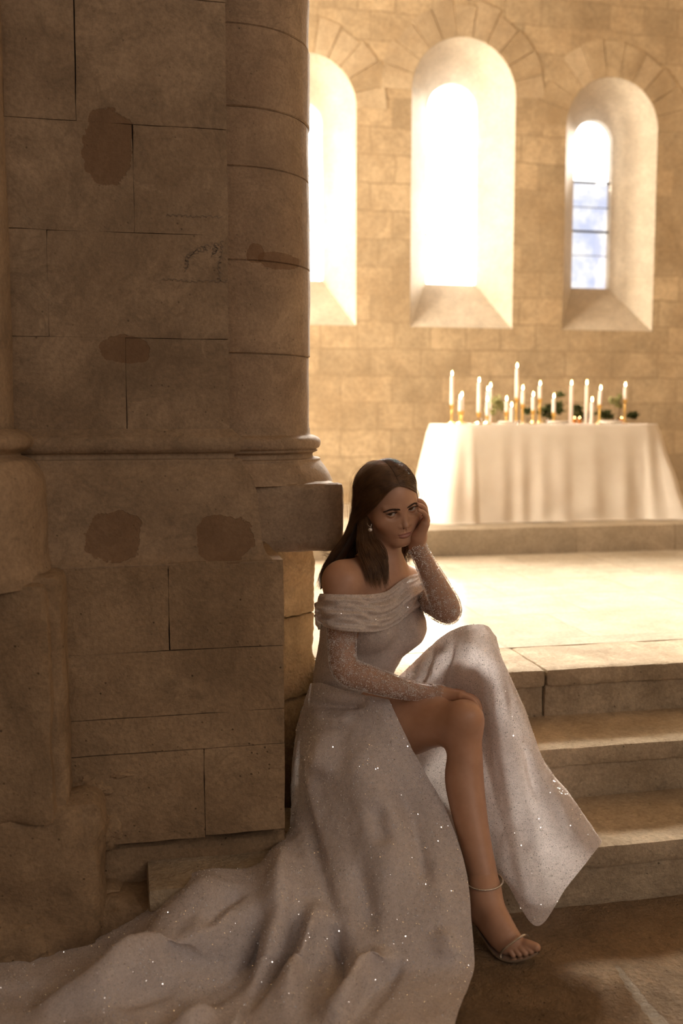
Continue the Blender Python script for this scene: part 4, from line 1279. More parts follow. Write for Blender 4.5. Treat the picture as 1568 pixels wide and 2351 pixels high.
SB = bicubic(B, 22, 30)
SB = fold(SB, [
 ([(1040,1460),(1022,1540),(1005,1600)], 9, -0.010),
 ([(1000,1490),(965,1560),(940,1600)], 9, -0.008),
 ([(1020,1480),(985,1560)], 12, 0.008),
 ([(1075,1470),(1095,1620),(1125,1760),(1150,1880)], 20, -0.012),
 ([(1110,1460),(1150,1620),(1190,1760),(1215,1860)], 26, 0.010),
 ([(1200,1700),(1225,1800),(1245,1850)], 12, -0.010),
 ([(1260,1790),(1300,1880),(1350,1960)], 22, 0.008),
 ([(1140,1900),(1200,1990),(1225,2090)], 24, 0.008),
 ([(1175,1860),(1220,1960)], 18, -0.008),
], 1.3)
SB = cloth_noise(SB, 0.0022, 16.0, 8.0)
VA = SA.reshape(-1, 3); FA = grid_faces(*SA.shape[:2])
VB = SB.reshape(-1, 3); FB = grid_faces(*SB.shape[:2])
# slip lining seen under the knee, hanging behind the bare leg
L_PTS = [[(930,1640,2.60),(985,1640,2.59),(1040,1640,2.57)], [(950,1740,2.57),(1000,1735,2.555),(1050,1740,2.53)], [(985,1850,2.52),(1035,1850,2.50),(1085,1860,2.47)], [(1030,1960,2.42),(1070,1975,2.40),(1120,1985,2.37)]]
skirt = from_np('skirt', np.concatenate([VA, VB]), np.concatenate([FA, FB + len(VA)]), M_TULLE, woman)
tag(skirt, 'slit sequinned skirt with a long train')

# bodice
def inflate(p, d):
    f0 = p.f
    return Prim(lambda P, f0=f0: f0(P) - d, p.lo - d, p.hi + d, p.k, p.sub)
zb0 = float(at(880, 1655, 2.60)[2]); zb1 = float(at(880, 1392, 2.60)[2])
bod = [inflate(p, 0.007) for p in torso[:3] + torso[8:11]]
l_, h_ = bounds(bod, 0.01)
V, Q = mesh_prims(bod, l_, h_, 0.004, 2, lambda V: (V[:, 2] > zb0) & (V[:, 2] < zb1))
for i in range(len(V)):
    v = Vector(V[i]); V[i] += 0.0015 * np.array(noise.noise_vector(v * 40))
bodice = from_np('bodice', V, Q, M_BODICE, woman)
BODV, BODF = V, Q

# off-shoulder drape
D_PTS = [((733,1374,2.66),(731,1446,2.70)), ((734,1364,2.575),(733,1430,2.58)), ((742,1363,2.505),(743,1437,2.485)), ((760,1364,2.470),(764,1445,2.440)), ((790,1365,2.462),(800,1450,2.435)),
 ((823,1365,2.475),(838,1452,2.452)), ((855,1364,2.500),(875,1449,2.490)), ((888,1357,2.540),(908,1436,2.530)), ((915,1337,2.590),(936,1414,2.570)), ((942,1321,2.640),(962,1394,2.640)),
 ((966,1316,2.695),(981,1370,2.710)), ((983,1322,2.760),(990,1362,2.780)), ((985,1335,2.825),(986,1375,2.840)), ((940,1335,2.885),(940,1400,2.89)), ((860,1340,2.875),(860,1420,2.89)), ((780,1352,2.805),(780,1430,2.82)), ((748,1368,2.730),(746,1442,2.76))]
T = np.array([at(*a) for a, b in D_PTS]); Bm = np.array([at(*b) for a, b in D_PTS])
T = crom(np.concatenate([T, T[:1]]), 14)[:-1]; Bm = crom(np.concatenate([Bm, Bm[:1]]), 14)[:-1]
cen = (T + Bm).mean(0) / 2
nv_, rows = 40, []
outw = np.stack([np.roll(T, -1, 0) - np.roll(T, 1, 0)], 0)[0]
outw = np.cross(outw, Bm - T); outw /= np.linalg.norm(outw, axis=1)[:, None]
outw[((outw * (T - (T.mean(0) + Bm.mean(0)) / 2)).sum(1) < 0)] *= -1
for k in range(nv_ + 1):
    v = k / nv_
    base_ = T * (1 - v) + Bm * v
    r_ = []
    for i in range(len(T)):
        s_ = i / len(T)
        ph = 1.2 * sin(2 * pi * s_ * 3 + 0.7) + 0.8 * noise.noise(Vector((s_ * 9, 2.0, 0)))
        f_ = 0.0055 * sin(2 * pi * (2.6 * v + 0.25 * ph)) + 0.003 * sin(2 * pi * (5.3 * v - 0.4 * ph))
        edge = min(1.0, v * 7, (1 - v) * 7)
        d_ = 0.010 * sin(pi * v) + f_ * edge * (0.35 + 0.65 * min(1.0, min(s_, 1 - s_) * 9)) + 0.003 * noise.noise(Vector(base_[i] * 45))
        r_.append(base_[i] + outw[i] * d_)
    rows.append(r_)
# turned-in lower edge gives the gathered tulle thickness
rows.append([Bm[i] - outw[i] * 0.012 + np.array([0, 0, 0.012]) for i in range(len(T))])
DV = np.array(rows).reshape(-1, 3); DF = grid_faces(nv_ + 2, len(T), True)
drape = from_np('neckline_drape', DV, DF, M_BODICE, woman)

# sheer sleeves over both arms
def sleeve(prims, cut):
    pr = [inflate(p, 0.0032) for p in prims]
    l_, h_ = bounds(pr, 0.006)
    V, Q = mesh_prims(pr, l_, h_, 0.0028, 2, cut)
    return V, Q
zs = float(at(790, 1400, 2.5)[2])
def cutR(V):
    q = proj(V); return (q[:, 0] < 1024) & (q[:, 1] > 1408)
def cutL(V):
    t = ((V - J['elL']) @ (J['wrL'] - J['elL'])) / ((J['wrL'] - J['elL']) @ (J['wrL'] - J['elL']))
    return t < 0.98
SRV, SRF = sleeve(armR, cutR); SLV, SLF = sleeve(armL, cutL)
slR = from_np('sleeve', SRV, SRF, M_SHEER, woman); slL = from_np('sleeve', SLV, SLF, M_SHEER, woman)

# beads
rb = np.random.RandomState(11)
def sample(V, Fq, n):
    T_ = np.concatenate([Fq[:, [0, 1, 2]], Fq[:, [0, 2, 3]]])
    a, b, c = V[T_[:, 0]], V[T_[:, 1]], V[T_[:, 2]]
    nn = np.cross(b - a, c - a); ar = np.linalg.norm(nn, axis=1)
    i = rb.choice(len(T_), n, p=ar / ar.sum())
    u, v = rb.rand(n), rb.rand(n); f_ = u + v > 1; u[f_], v[f_] = 1 - u[f_], 1 - v[f_]
    P = a[i] + (b[i] - a[i]) * u[:, None] + (c[i] - a[i]) * v[:, None]
    return P, nn[i] / (ar[i][:, None] + 1e-15)
OCT = np.array([(1, 0, 0), (-1, 0, 0), (0, 1, 0), (0, -1, 0), (0, 0, 1), (0, 0, -1)], float)
OF = np.array([(0, 2, 4), (2, 1, 4), (1, 3, 4), (3, 0, 4), (2, 0, 5), (1, 2, 5), (3, 1, 5), (0, 3, 5)])
def beads(name, P, Nn, size, parent, stretch=None, axis=None, tilt=0.5, material=None):
    n = len(P)
    R_ = rb.randn(n, 3); Nn = Nn + rb.randn(n, 3) * tilt; Nn /= np.linalg.norm(Nn, axis=1)[:, None]
    U = np.cross(Nn, R_) if axis is None else axis
    U /= np.linalg.norm(U, axis=1)[:, None] + 1e-12
    W = np.cross(Nn, U)
    st = np.ones(n) if stretch is None else stretch
    s = size[:, None, None]
    V = P[:, None] + s * (OCT[None, :, 0:1] * U[:, None] * st[:, None, None] + OCT[None, :, 1:2] * W[:, None] + OCT[None, :, 2:3] * Nn[:, None] * 0.6)
    Fc = (np.arange(n)[:, None, None] * 6 + OF[None]).reshape(-1, 3)
    o = from_np(name, V.reshape(-1, 3), Fc, material or M_BEAD, parent, smooth=False)
    return tag(o, kind='stuff')
def flowers(P, Nn, r):
    "snowflake motifs: six long beads round a small one, each tipped with a seed bead"
    oP, oN, oS, oT, oA = [], [], [], [], []
    for p, n_, rr in zip(P, Nn, r):
        u = np.cross(n_, rb.randn(3)); u /= np.linalg.norm(u); w = np.cross(n_, u)
        oP.append(p); oN.append(n_); oS.append(rr * 0.20); oT.append(1.0); oA.append(u)
        for k in range(6):
            a = 2 * pi * k / 6; d = u * cos(a) + w * sin(a)
            oP.append(p + d * rr * 0.55); oN.append(n_); oS.append(rr * 0.11); oT.append(2.6); oA.append(d)
            oP.append(p + d * rr * 1.0); oN.append(n_); oS.append(rr * 0.16); oT.append(1.0); oA.append(d)
    return np.array(oP), np.array(oN), np.array(oS), np.array(oT), np.array(oA)
for (V, Fq, o) in ((SRV, SRF, slR), (SLV, SLF, slL)):
    P, Nn = sample(V, Fq, 6500)
    P2, N2 = sample(V, Fq, 330)
    fp, fn, fs, ft, fa = flowers(P2, N2, 0.0035 + 0.004 * rb.rand(len(P2)))
    sz = 0.0006 + 0.0011 * rb.rand(len(P)) ** 3
    allP = np.concatenate([P + Nn * 0.0008, fp + fn * 0.001]); allN = np.concatenate([Nn, fn])
    ax_ = np.concatenate([rb.randn(len(P), 3), fa])
    beads('beading', allP, allN, np.concatenate([sz, fs]), o, np.concatenate([1 + rb.rand(len(P)), ft]), ax_, 0.25)
P, Nn = sample(np.concatenate([VA, VB]), np.concatenate([FA, FB + len(VA)]), 64000)
fl = ((CAM - P) * Nn).sum(1) < 0
Nn[fl] *= -1
# clustered: keep more beads where the embroidery is dense
dens = np.array([noise.noise(Vector(p * 26)) + 0.6 * noise.noise(Vector(p * 70)) for p in P])
kp = rb.rand(len(P)) < np.clip(0.30 + 0.9 * dens, 0.05, 1)
P, Nn = P[kp], Nn[kp]
beads('beading', P + Nn * 0.0008, Nn, 0.00055 + 0.0012 * rb.rand(len(P)) ** 4, skirt, None, None, 0.8)
M_SEQUIN = simple('mirror_sequin', (0.97, 0.96, 0.99), 0.05, 0.72)
def sequins(P, Nn, size, tilt, parent):
    n = len(P)
    Nn = Nn + rb.randn(n, 3) * tilt; Nn /= np.linalg.norm(Nn, axis=1)[:, None]
    U = np.cross(Nn, rb.randn(n, 3)); U /= np.linalg.norm(U, axis=1)[:, None]; W = np.cross(Nn, U)
    V = np.stack([P + size[:, None] * (U * cos(a) + W * sin(a)) for a in np.arange(6) * pi / 3], 1).reshape(-1, 3)
    o = from_np('sequins', V, np.arange(n * 6).reshape(n, 6), M_SEQUIN, parent, smooth=False)
    return tag(o, kind='stuff')
P, Nn = sample(np.concatenate([VA, VB]), np.concatenate([FA, FB + len(VA)]), 34000)
Nn[((CAM - P) * Nn).sum(1) < 0] *= -1
dens = np.array([noise.noise(Vector(p * 20)) + 0.6 * noise.noise(Vector(p * 60)) for p in P])
kp = rb.rand(len(P)) < np.clip(0.55 + 0.9 * dens, 0.08, 1); P, Nn = P[kp], Nn[kp]
sequins(P + Nn * 0.0014, Nn, 0.0006 + 0.0011 * rb.rand(len(P)) ** 2.5, 0.36, skirt)
P, Nn = sample(DV, DF, 2600); Nn[((CAM - P) * Nn).sum(1) < 0] *= -1
sequins(P + Nn * 0.0012, Nn, 0.0005 + 0.0006 * rb.rand(len(P)) ** 2, 0.4, drape)
P, Nn = sample(DV, DF, 3600); P1, N1 = sample(BODV, BODF, 2600)
beads('beading', P + outw[0] * 0, Nn, 0.0005 + 0.0008 * rb.rand(len(P)) ** 3, drape, None, None, 0.6)
beads('beading', P1 + N1 * 0.0006, N1, 0.0005 + 0.0009 * rb.rand(len(P1)) ** 3, bodice, None, None, 0.4)
# pearl fringe at the left cuff
P = []
ax0 = nrm(J['elL'] - J['wrL'])
for k in range(140):
    a = rb.rand() * 2 * pi; t = rb.rand() ** 1.5 * 0.035
    u = nrm(np.cross(ax0, [0.2, 0.9, 0.1])); w = np.cross(ax0, u)
    P.append(J['wrL'] + ax0 * (0.004 + t) + (u * cos(a) + w * sin(a)) * (0.0235 + 0.004 * rb.rand()))
P = np.array(P)
bm = bmesh.new()
for p in P:
    r_ = bmesh.ops.create_icosphere(bm, subdivisions=1, radius=0.0010 + 0.0008 * rb.rand())
    bmesh.ops.translate(bm, verts=r_['verts'], vec=Vector(p))
tag(from_bm('cuff_fringe', bm, M_BEAD, slL, angle=None), kind='stuff')

# ---------------------------------------------------------------- sandal
M_SILVER = simple('silver_leather', (0.80, 0.75, 0.68), 0.22, 0.9)
M_RHINE = simple('rhinestone', (0.9, 0.85, 0.82), 0.15, 0.6)
sandal = empty('sandal', at(1160, 2190, 2.15), None)
sandal.parent = woman; sandal.matrix_parent_inverse = Matrix.Translation(-Vector(woman.location))
S_D = lambda y, d: d - max(0, min(0.075, (y - 1690) / 360 * 0.072)) - max(0, min(1, (y - 2040) / 150)) * 0.030
def ap(x, y, d): return at(x, y, S_D(y, d))
def child_of(o, loc_empty):
    o.parent = loc_empty
    o.matrix_parent_inverse = (Matrix.Translation(Vector(woman.location)) @ Matrix.Translation(-Vector(woman.location)) @ Matrix.Translation(Vector(loc_empty.location))).inverted()
sole_c = crom(np.array([ap(1088, 2102, 2.345), ap(1108, 2132, 2.315), ap(1130, 2166, 2.285), ap(1152, 2184, 2.266), ap(1180, 2190, 2.252), ap(1214, 2187, 2.238), ap(1237, 2181, 2.228)]), 8)
sole_w = crom(np.array([[0.018], [0.016], [0.017], [0.022], [0.026], [0.021], [0.004]]), 8)[:, 0]
side = nrm(np.cross(nrm(sole_c[-1] - sole_c[20]), [0, 0, 1.0]))
side[2] = 0; side = nrm(side)
Vs = []
for c_, w_ in zip(sole_c, sole_w):
    for (sgn, up_) in ((-1, 0.0), (1, 0.0), (1, -0.005), (-1, -0.005)):
        Vs.append(c_ + side * w_ * sgn + np.array([0, 0, up_ - 0.002]))
n = len(sole_c)
Fs = [(4 * i + k, 4 * i + (k + 1) % 4, 4 * (i + 1) + (k + 1) % 4, 4 * (i + 1) + k) for i in range(n - 1) for k in range(4)] + [(3, 2, 1, 0), tuple(4 * (n - 1) + k for k in range(4))]
so = from_np('sole', Vs, np.array(Fs[:-2]), M_SILVER, None, angle=40); child_of(so, sandal)
hb = ap(1086, 2105, 2.348); hz = hb.copy(); hz[2] = 0.001; hz = hz + nrm(FW * [1, 1, 0]) * 0.006
hv, hf = [], []
for i, t in enumerate(np.linspace(0, 1, 8)):
    c_ = hb * (1 - t) + hz * t; r_ = 0.016 * (1 - t) ** 1.6 + 0.0045
    for k in range(12): hv.append(c_ + np.array([cos(2 * pi * k / 12) * r_, sin(2 * pi * k / 12) * r_, 0]))
he_ = from_np('heel', hv, grid_faces(8, 12, True), M_SILVER, None); child_of(he_, sandal)
def tube_np(pts, r, n=8):
    pts = np.asarray(pts); T_ = np.gradient(pts, axis=0); T_ /= np.linalg.norm(T_, axis=1)[:, None]
    U = np.cross(T_, [0.3, 0.2, 0.93]); U /= np.linalg.norm(U, axis=1)[:, None]; W = np.cross(T_, U)
    r = np.broadcast_to(np.asarray(r, float), (len(pts),))
    V = np.stack([pts + (U * cos(2 * pi * k / n) + W * sin(2 * pi * k / n)) * r[:, None] for k in range(n)], 1).reshape(-1, 3)
    return V, grid_faces(len(pts), n, True)
# ankle strap: a ring round the ankle; toe strap: an arch over the toes
ac = ap(1112, 2021, 2.312); ua = nrm(RT); wa = nrm(FL * 1.0)
ring = np.array([ac + (ua * cos(t) + wa * sin(t)) * 0.0432 + np.array([0, 0, 0.0035 * cos(t) * 0.8 + (-0.003) * sin(t) * -1.0]) for t in np.linspace(0, 2 * pi, 60)])
V, Fq = tube_np(ring, 0.0022); st = from_np('strap', V, Fq, M_SILVER, None); child_of(st, sandal)
arch_ = crom(np.array([ap(1148, 2196, 2.262), ap(1153, 2184, 2.236), ap(1166, 2172, 2.226), ap(1186, 2157, 2.224), ap(1203, 2147, 2.232), ap(1212, 2149, 2.256)]), 10)
V, Fq = tube_np(arch_, 0.0028); st2 = from_np('strap', V, Fq, M_SILVER, None); child_of(st2, sandal)
for (ln, o_) in ((ring[::1], st), (arch_[::1], st2)):
    bm = bmesh.new()
    for p in ln[::1]:
        r_ = bmesh.ops.create_icosphere(bm, subdivisions=1, radius=0.0017)
        bmesh.ops.translate(bm, verts=r_['verts'], vec=Vector(p + nrm(CAM - p) * 0.0018))
    me = bpy.data.meshes.new('rhinestones'); bm.to_mesh(me); bm.free()
    # join the stones to the strap mesh
    n0 = len(o_.data.vertices)
    bm2 = bmesh.new(); bm2.from_mesh(o_.data); bm2.from_mesh(me); bm2.to_mesh(o_.data); bm2.free()

# earring
lobe = at(850, 1203, 2.585)
bm = bmesh.new()
r_ = bmesh.ops.create_icosphere(bm, subdivisions=3, radius=0.0058)
bmesh.ops.translate(bm, verts=r_['verts'], vec=Vector(at(850, 1216, 2.577)))
M_PEARL = simple('pearl', (0.78, 0.75, 0.72), 0.12, 0.55)
er = from_bm('earring', bm, M_PEARL, woman, angle=None)
hook = crom(np.array([at(843, 1201, 2.582), at(845, 1206, 2.578), at(851, 1209, 2.576), at(853, 1203, 2.577), at(851.5, 1211, 2.577)]), 8)
V, Fq = tube_np(hook, 0.0007)
from_np('hook', V, Fq, M_SILVER, er)
# ---------------------------------------------------------------- hair
m, nt = mat('brown_hair')
L = nt.links.new
geo = nt.nodes.new('ShaderNodeNewGeometry')
n1 = noise_tex(nt, geo.outputs['Position'], 40, 3, 0.6)
c = ramp(nt, n1, [(0.3, (0.11, 0.057, 0.029)), (0.7, (0.28, 0.155, 0.078))])
p = nt.nodes.new('ShaderNodeBsdfPrincipled'); L(c, p.inputs['Base Color'])
p.inputs['Roughness'].default_value = 0.36; p.inputs['Specular IOR Level'].default_value = 0.7
tl = nt.nodes.new('ShaderNodeBsdfTranslucent'); tl.inputs[0].default_value = (0.42, 0.22, 0.075, 1)
mx = nt.nodes.new('ShaderNodeMixShader'); mx.inputs[0].default_value = 0.22
L(p.outputs[0], mx.inputs[1]); L(tl.outputs[0], mx.inputs[2])
o = nt.nodes.new('ShaderNodeOutputMaterial'); L(mx.outputs[0], o.inputs[0])
M_HAIR = m
M_HAIRBASE = simple('hair_underlayer', (0.065, 0.034, 0.017), 0.5)

def sk(y, a, off):
    "point over the skull: y forward, a = angle from her left side over the top (degrees), off = cm off the scalp"
    t = max(0.02, 1 - ((y + 0.4) / 9.1) ** 2); r = sqrt(t)
    a = radians(a)
    return hl((7.1 * r + off) * cos(a), y, 3.0 + (7.5 * r + off) * sin(a))
def guide(local, pxs):
    return crom(np.array(local + [at(*p) for p in pxs]), 8)
def resample(P, n):
    d = np.concatenate([[0], np.cumsum(np.linalg.norm(np.diff(P, axis=0), axis=1))]); d /= d[-1]
    t = np.linspace(0, 1, n)
    return np.stack([np.interp(t, d, P[:, k]) for k in range(3)], 1)
NP = 30
def left_sweep(y0, dy, off):
    ys = [y0, y0 - 0.1 * dy, y0 - 0.35 * dy, y0 - 0.65 * dy, y0 - dy]
    return [sk(max(-8.6, y), a, o_) for y, a, o_ in zip(ys, [90.5, 110, 136, 160, 181], [0.5, 0.9 * off, 1.1 * off, 1.25 * off, 1.3 * off])]
S1 = [
 guide([hl(0.0, 7.75, 7.25), at(906,1119,2.537), at(895,1127,2.535), at(875,1148,2.540), at(858,1166,2.553), at(834,1186,2.590), at(812,1200,2.622)], [(790,1234,2.640),(762,1270,2.655),(742,1303,2.665),(731,1340,2.665),(726,1368,2.66)]),
 guide([hl(0.0, 7.4, 7.6), hl(-1.7, 7.5, 7.3), hl(-4.0, 6.8, 5.9), hl(-6.3, 4.4, 4.0), hl(-7.9, 1.0, 1.4), hl(-8.6, -2.6, -0.8)], [(799,1218,2.65),(777,1256,2.66),(752,1288,2.67),(736,1326,2.67),(728,1362,2.665)]),
 guide(left_sweep(6.6, 7.0, 1.0), [(803,1205,2.665),(786,1248,2.668),(760,1286,2.672),(742,1322,2.672),(732,1360,2.668)]),
 guide(left_sweep(4.6, 6.5, 1.15), [(805,1203,2.68),(790,1248,2.68),(766,1288,2.68),(746,1322,2.68),(738,1356,2.672)]),
 guide(left_sweep(2.4, 6.0, 1.3), [(807,1205,2.70),(794,1250,2.69),(772,1290,2.69),(752,1326,2.685),(744,1352,2.68)]),
 guide(left_sweep(0.0, 5.5, 1.4), [(811,1208,2.72),(800,1254,2.71),(780,1294,2.70),(760,1326,2.69),(750,1350,2.685)]),
 guide(left_sweep(-2.5, 5.0, 1.4), [(820,1212,2.74),(808,1258,2.73),(790,1296,2.715),(772,1326,2.70),(758,1348,2.70)]),
 guide(left_sweep(-5.0, 3.4, 1.4), [(835,1216,2.76),(822,1262,2.75),(804,1298,2.74),(786,1326,2.72),(770,1346,2.715)]),
]
S2 = [
 guide([sk(-1.0, 165, 0.6), sk(-1.6, 183, 0.7), sk(-1.8, 196, 0.6)], [(852,1236,2.590),(870,1262,2.570),(886,1288,2.556),(890,1312,2.548),(889,1334,2.545),(897,1359,2.540)]),
 guide([sk(-2.2, 165, 0.7), sk(-2.8, 183, 0.8), sk(-3.0, 197, 0.7)], [(846,1240,2.585),(860,1268,2.562),(874,1294,2.548),(880,1318,2.540),(880,1340,2.537),(889,1361,2.535)]),
 guide([sk(-3.4, 165, 0.8), sk(-4.0, 183, 0.9), sk(-4.2, 198, 0.8)], [(838,1242,2.582),(848,1270,2.558),(860,1298,2.542),(868,1322,2.534),(870,1342,2.532),(880,1361,2.532)]),
 guide([sk(-4.6, 165, 0.8), sk(-5.2, 183, 0.9), sk(-5.2, 198, 0.8)], [(830,1244,2.582),(836,1272,2.556),(846,1300,2.538),(854,1324,2.530),(858,1343,2.530),(868,1359,2.532)]),
 guide([sk(-5.6, 165, 0.8), sk(-6.0, 183, 0.9), sk(-6.0, 198, 0.8)], [(822,1246,2.590),(824,1272,2.560),(831,1300,2.540),(839,1322,2.532),(846,1340,2.532),(855,1353,2.534)]),
]
def right_sweep(y0, dy, off, amax=-6):
    ys = [y0, y0 - 0.1 * dy, y0 - 0.35 * dy, y0 - 0.7 * dy, y0 - dy]
    return [sk(max(-8.6, y), a, o_) for y, a, o_ in zip(ys, [89.5, 70, 44, 18, amax], [0.5, 0.8 * off, 0.9 * off, 1.0 * off, 1.0 * off])]
S3 = [
 guide([hl(0.0, 7.75, 7.25), hl(1.6, 8.1, 6.8), hl(3.5, 7.6, 5.4), hl(5.3, 6.0, 3.4), hl(6.6, 4.1, 1.6), hl(7.3, 2.6, -0.6), hl(7.4, 1.4, -3.0), hl(7.0, 0.2, -6.0)], [(972,1232,2.70),(978,1252,2.705),(979,1266,2.71)]),
 guide([hl(0.0, 7.4, 7.6), hl(1.7, 7.5, 7.3), hl(3.9, 6.9, 5.7), hl(5.8, 5.0, 4.0), hl(7.2, 3.0, 1.8), hl(7.9, 1.6, -0.6), hl(7.8, 0.4, -3.4)], [(966,1228,2.72),(972,1250,2.72),(976,1262,2.72)]),
 guide(right_sweep(6.4, 5.0, 0.9) + [hl(7.6, 0.2, -3.4), hl(6.6, -1.5, -7.0)], [(938,1256,2.745),(926,1276,2.735),(934,1294,2.715),(925,1310,2.70),(940,1326,2.665)]),
 guide(right_sweep(4.0, 5.0, 1.0) + [hl(7.4, -1.4, -3.6), hl(6.2, -2.6, -7.4)], [(930,1262,2.745),(918,1280,2.735),(926,1298,2.715),(918,1312,2.70),(934,1322,2.67)]),
 guide(right_sweep(1.4, 5.0, 1.1) + [hl(7.0, -4.0, -3.6), hl(5.6, -4.2, -7.6)], [(922,1264,2.75),(910,1284,2.74),(916,1302,2.72)]),
 guide(right_sweep(-2.0, 4.4, 1.2) + [hl(6.2, -7.0, -3.6), hl(4.6, -6.2, -7.6)], [(908,1270,2.76),(900,1290,2.755),(905,1310,2.74)]),
 guide(right_sweep(-5.0, 3.4, 1.2) + [hl(4.4, -8.6, -3.6), hl(3.0, -7.6, -7.6)], [(885,1275,2.775),(876,1300,2.775),(878,1320,2.765)]),
]
S4 = [
 guide([sk(-5.0, 92, 0.4), sk(-8.3, 110, 1.4), hl(-5.2, -9.4, 1.0), hl(-5.0, -9.6, -4.0)], [(815,1270,2.765),(800,1300,2.755),(785,1330,2.745)]),
 guide([sk(-5.4, 91, 0.4), sk(-8.5, 98, 1.4), hl(-1.8, -10.6, 1.0), hl(-1.8, -10.2, -4.0)], [(845,1275,2.785),(835,1305,2.785),(825,1335,2.775)]),
 guide([sk(-5.4, 89, 0.4), sk(-8.5, 84, 1.4), hl(1.8, -10.6, 1.0), hl(1.6, -10.2, -4.0)], [(870,1278,2.79),(864,1308,2.79),(860,1335,2.785)]),
 guide([sk(-5.0, 88, 0.4), sk(-8.3, 70, 1.4), hl(5.2, -9.4, 1.0), hl(4.6, -9.2, -4.0)], [(895,1278,2.78),(890,1302,2.775),(892,1325,2.77)]),
]
rh = np.random.RandomState(21)
strands, rads = [], []
def sheet(G, n, thick, clump=0.004, rad=0.00042, wave=0.0):
    G = [resample(g, NP) for g in G]
    G = np.array(G)
    gu = crom(G.reshape(len(G), -1), 6).reshape(-1, NP, 3)
    t = np.linspace(0, 1, NP)[:, None]
    ncl = max(6, n // 22)
    cl_off = rh.randn(ncl, 3); cl_u = rh.rand(ncl); cl_ph = rh.rand(ncl) * 6.28
    for i in range(n):
        k = rh.randint(ncl)
        u = np.clip(cl_u[k] + rh.randn() * 0.022, 0, 1) * (len(gu) - 1)
        a = int(min(u, len(gu) - 2)); f_ = u - a
        P = gu[a] * (1 - f_) + gu[a + 1] * f_
        dep = rh.rand()
        ctr = O
        outd = P - ctr; outd /= np.linalg.norm(outd, axis=1)[:, None]
        grow = np.clip(t * 3.0, 0, 1)
        P = P - outd * thick * dep * grow
        P = P + cl_off[k] * clump * (t ** 1.6) + rh.randn(3) * 0.0011 * np.clip(t * 4, 0.15, 1)
        P = P + (np.array([RT, ZZ, FL])[rh.randint(3)] * 0.0016) * np.sin(t * 14 + cl_ph[k]) * t
        if wave: P = P + RT * wave * np.sin(t * 9 + cl_ph[k] * 0.4) * np.clip((t - 0.45) * 3, 0, 1)
        ln = 1 - 0.22 * rh.rand() ** 1.5
        strands.append(resample(P[:max(4, int(NP * ln))], NP)); rads.append(rad * (0.75 + 0.5 * rh.rand()))
sheet(S1, 2700, 0.008, 0.0060, wave=0.003)
sheet(S2, 1600, 0.016, 0.0062, wave=0.0045)
sheet(S3, 1500, 0.008, 0.0036, wave=0.002)
sheet(S4, 700, 0.012, 0.005)
# loose flyaway hairs catching the light
for G, n in ((S1, 70), (S3, 26), (S4, 20)):
    G = np.array([resample(g, NP) for g in G])
    for i in range(n):
        u = rh.rand() * (len(G) - 1); a = int(min(u, len(G) - 2)); f_ = u - a
        P = G[a] * (1 - f_) + G[a + 1] * f_
        t = np.linspace(0, 1, NP)[:, None]
        outd = P - (O + Hm @ np.array([0, -0.004, 0.0])); outd /= np.linalg.norm(outd, axis=1)[:, None]
        amp = 0.004 + 0.016 * rh.rand() ** 2
        P = P + outd * amp * np.sin(np.clip(t * (1.0 + rh.rand()), 0, 1) * pi) + rh.randn(3) * 0.010 * t ** 2 + UP * 0.004 * t
        k0 = rh.randint(0, 14); P = P[k0:k0 + 15]
        strands.append(resample(P, NP)); rads.append(0.00018)
# curled wisps lifting off behind the shoulder
for i in range(26):
    u = rh.rand()
    b0 = at(790 - 24 * u + rh.randn() * 3, 1248 + 30 * u, 2.65)
    P = crom(np.array([b0, at(772 - 16 * u, 1268 + 14 * u + rh.randn() * 3, 2.65), at(756 - 14 * u + rh.randn() * 4, 1274 + rh.randn() * 7, 2.648), at(744 - 10 * u + rh.randn() * 6, 1268 + rh.randn() * 9, 2.646)]), 9)
    strands.append(resample(P, NP)); rads.append(0.00022)
# under-volume so no scalp shows through
base = [he((0, -0.5, 3.0), (7.3, 9.3, 7.75), 0.5), he((0, -4.8, -1.0), (6.8, 4.6, 5.4), 2.0),
        he((0, 8.9, -1.9), (6.5, 6.6, 9.3), 0.8, True), he((0, 6.0, -9.0), (9.0, 8.5, 6.5), 0.8, True)]
base += chain([at(822, 1180, 2.68), at(808, 1225, 2.68), at(784, 1268, 2.685), at(758, 1306, 2.684), at(744, 1334, 2.682), at(736, 1352, 2.675)], [0.020, 0.018, 0.018, 0.013, 0.008, 0.003], 0.02)
base += chain([at(838, 1205, 2.640), at(838, 1240, 2.610), at(850, 1276, 2.578), at(862, 1308, 2.562), at(864, 1322, 2.562), at(867, 1332, 2.560)], [0.014, 0.013, 0.018, 0.014, 0.008, 0.002], 0.012)
base += chain([at(860, 1210, 2.77), at(850, 1270, 2.775), at(835, 1310, 2.765)], [0.045, 0.034, 0.016], 0.03)
base += chain([at(957, 1170, 2.70), at(965, 1215, 2.715), at(973, 1245, 2.715)], [0.012, 0.009, 0.003], 0.015)
l_, h_ = bounds(base, 0.008)
V, Q = mesh_prims(base, l_, h_, 0.0025, 2)
hair = from_np('hair', V, Q, M_HAIRBASE, woman)
tag(hair, 'long loose brown hair')
tag(hair_tubes('hair_strands', strands, rads, M_HAIR, hair, 3), kind='stuff')
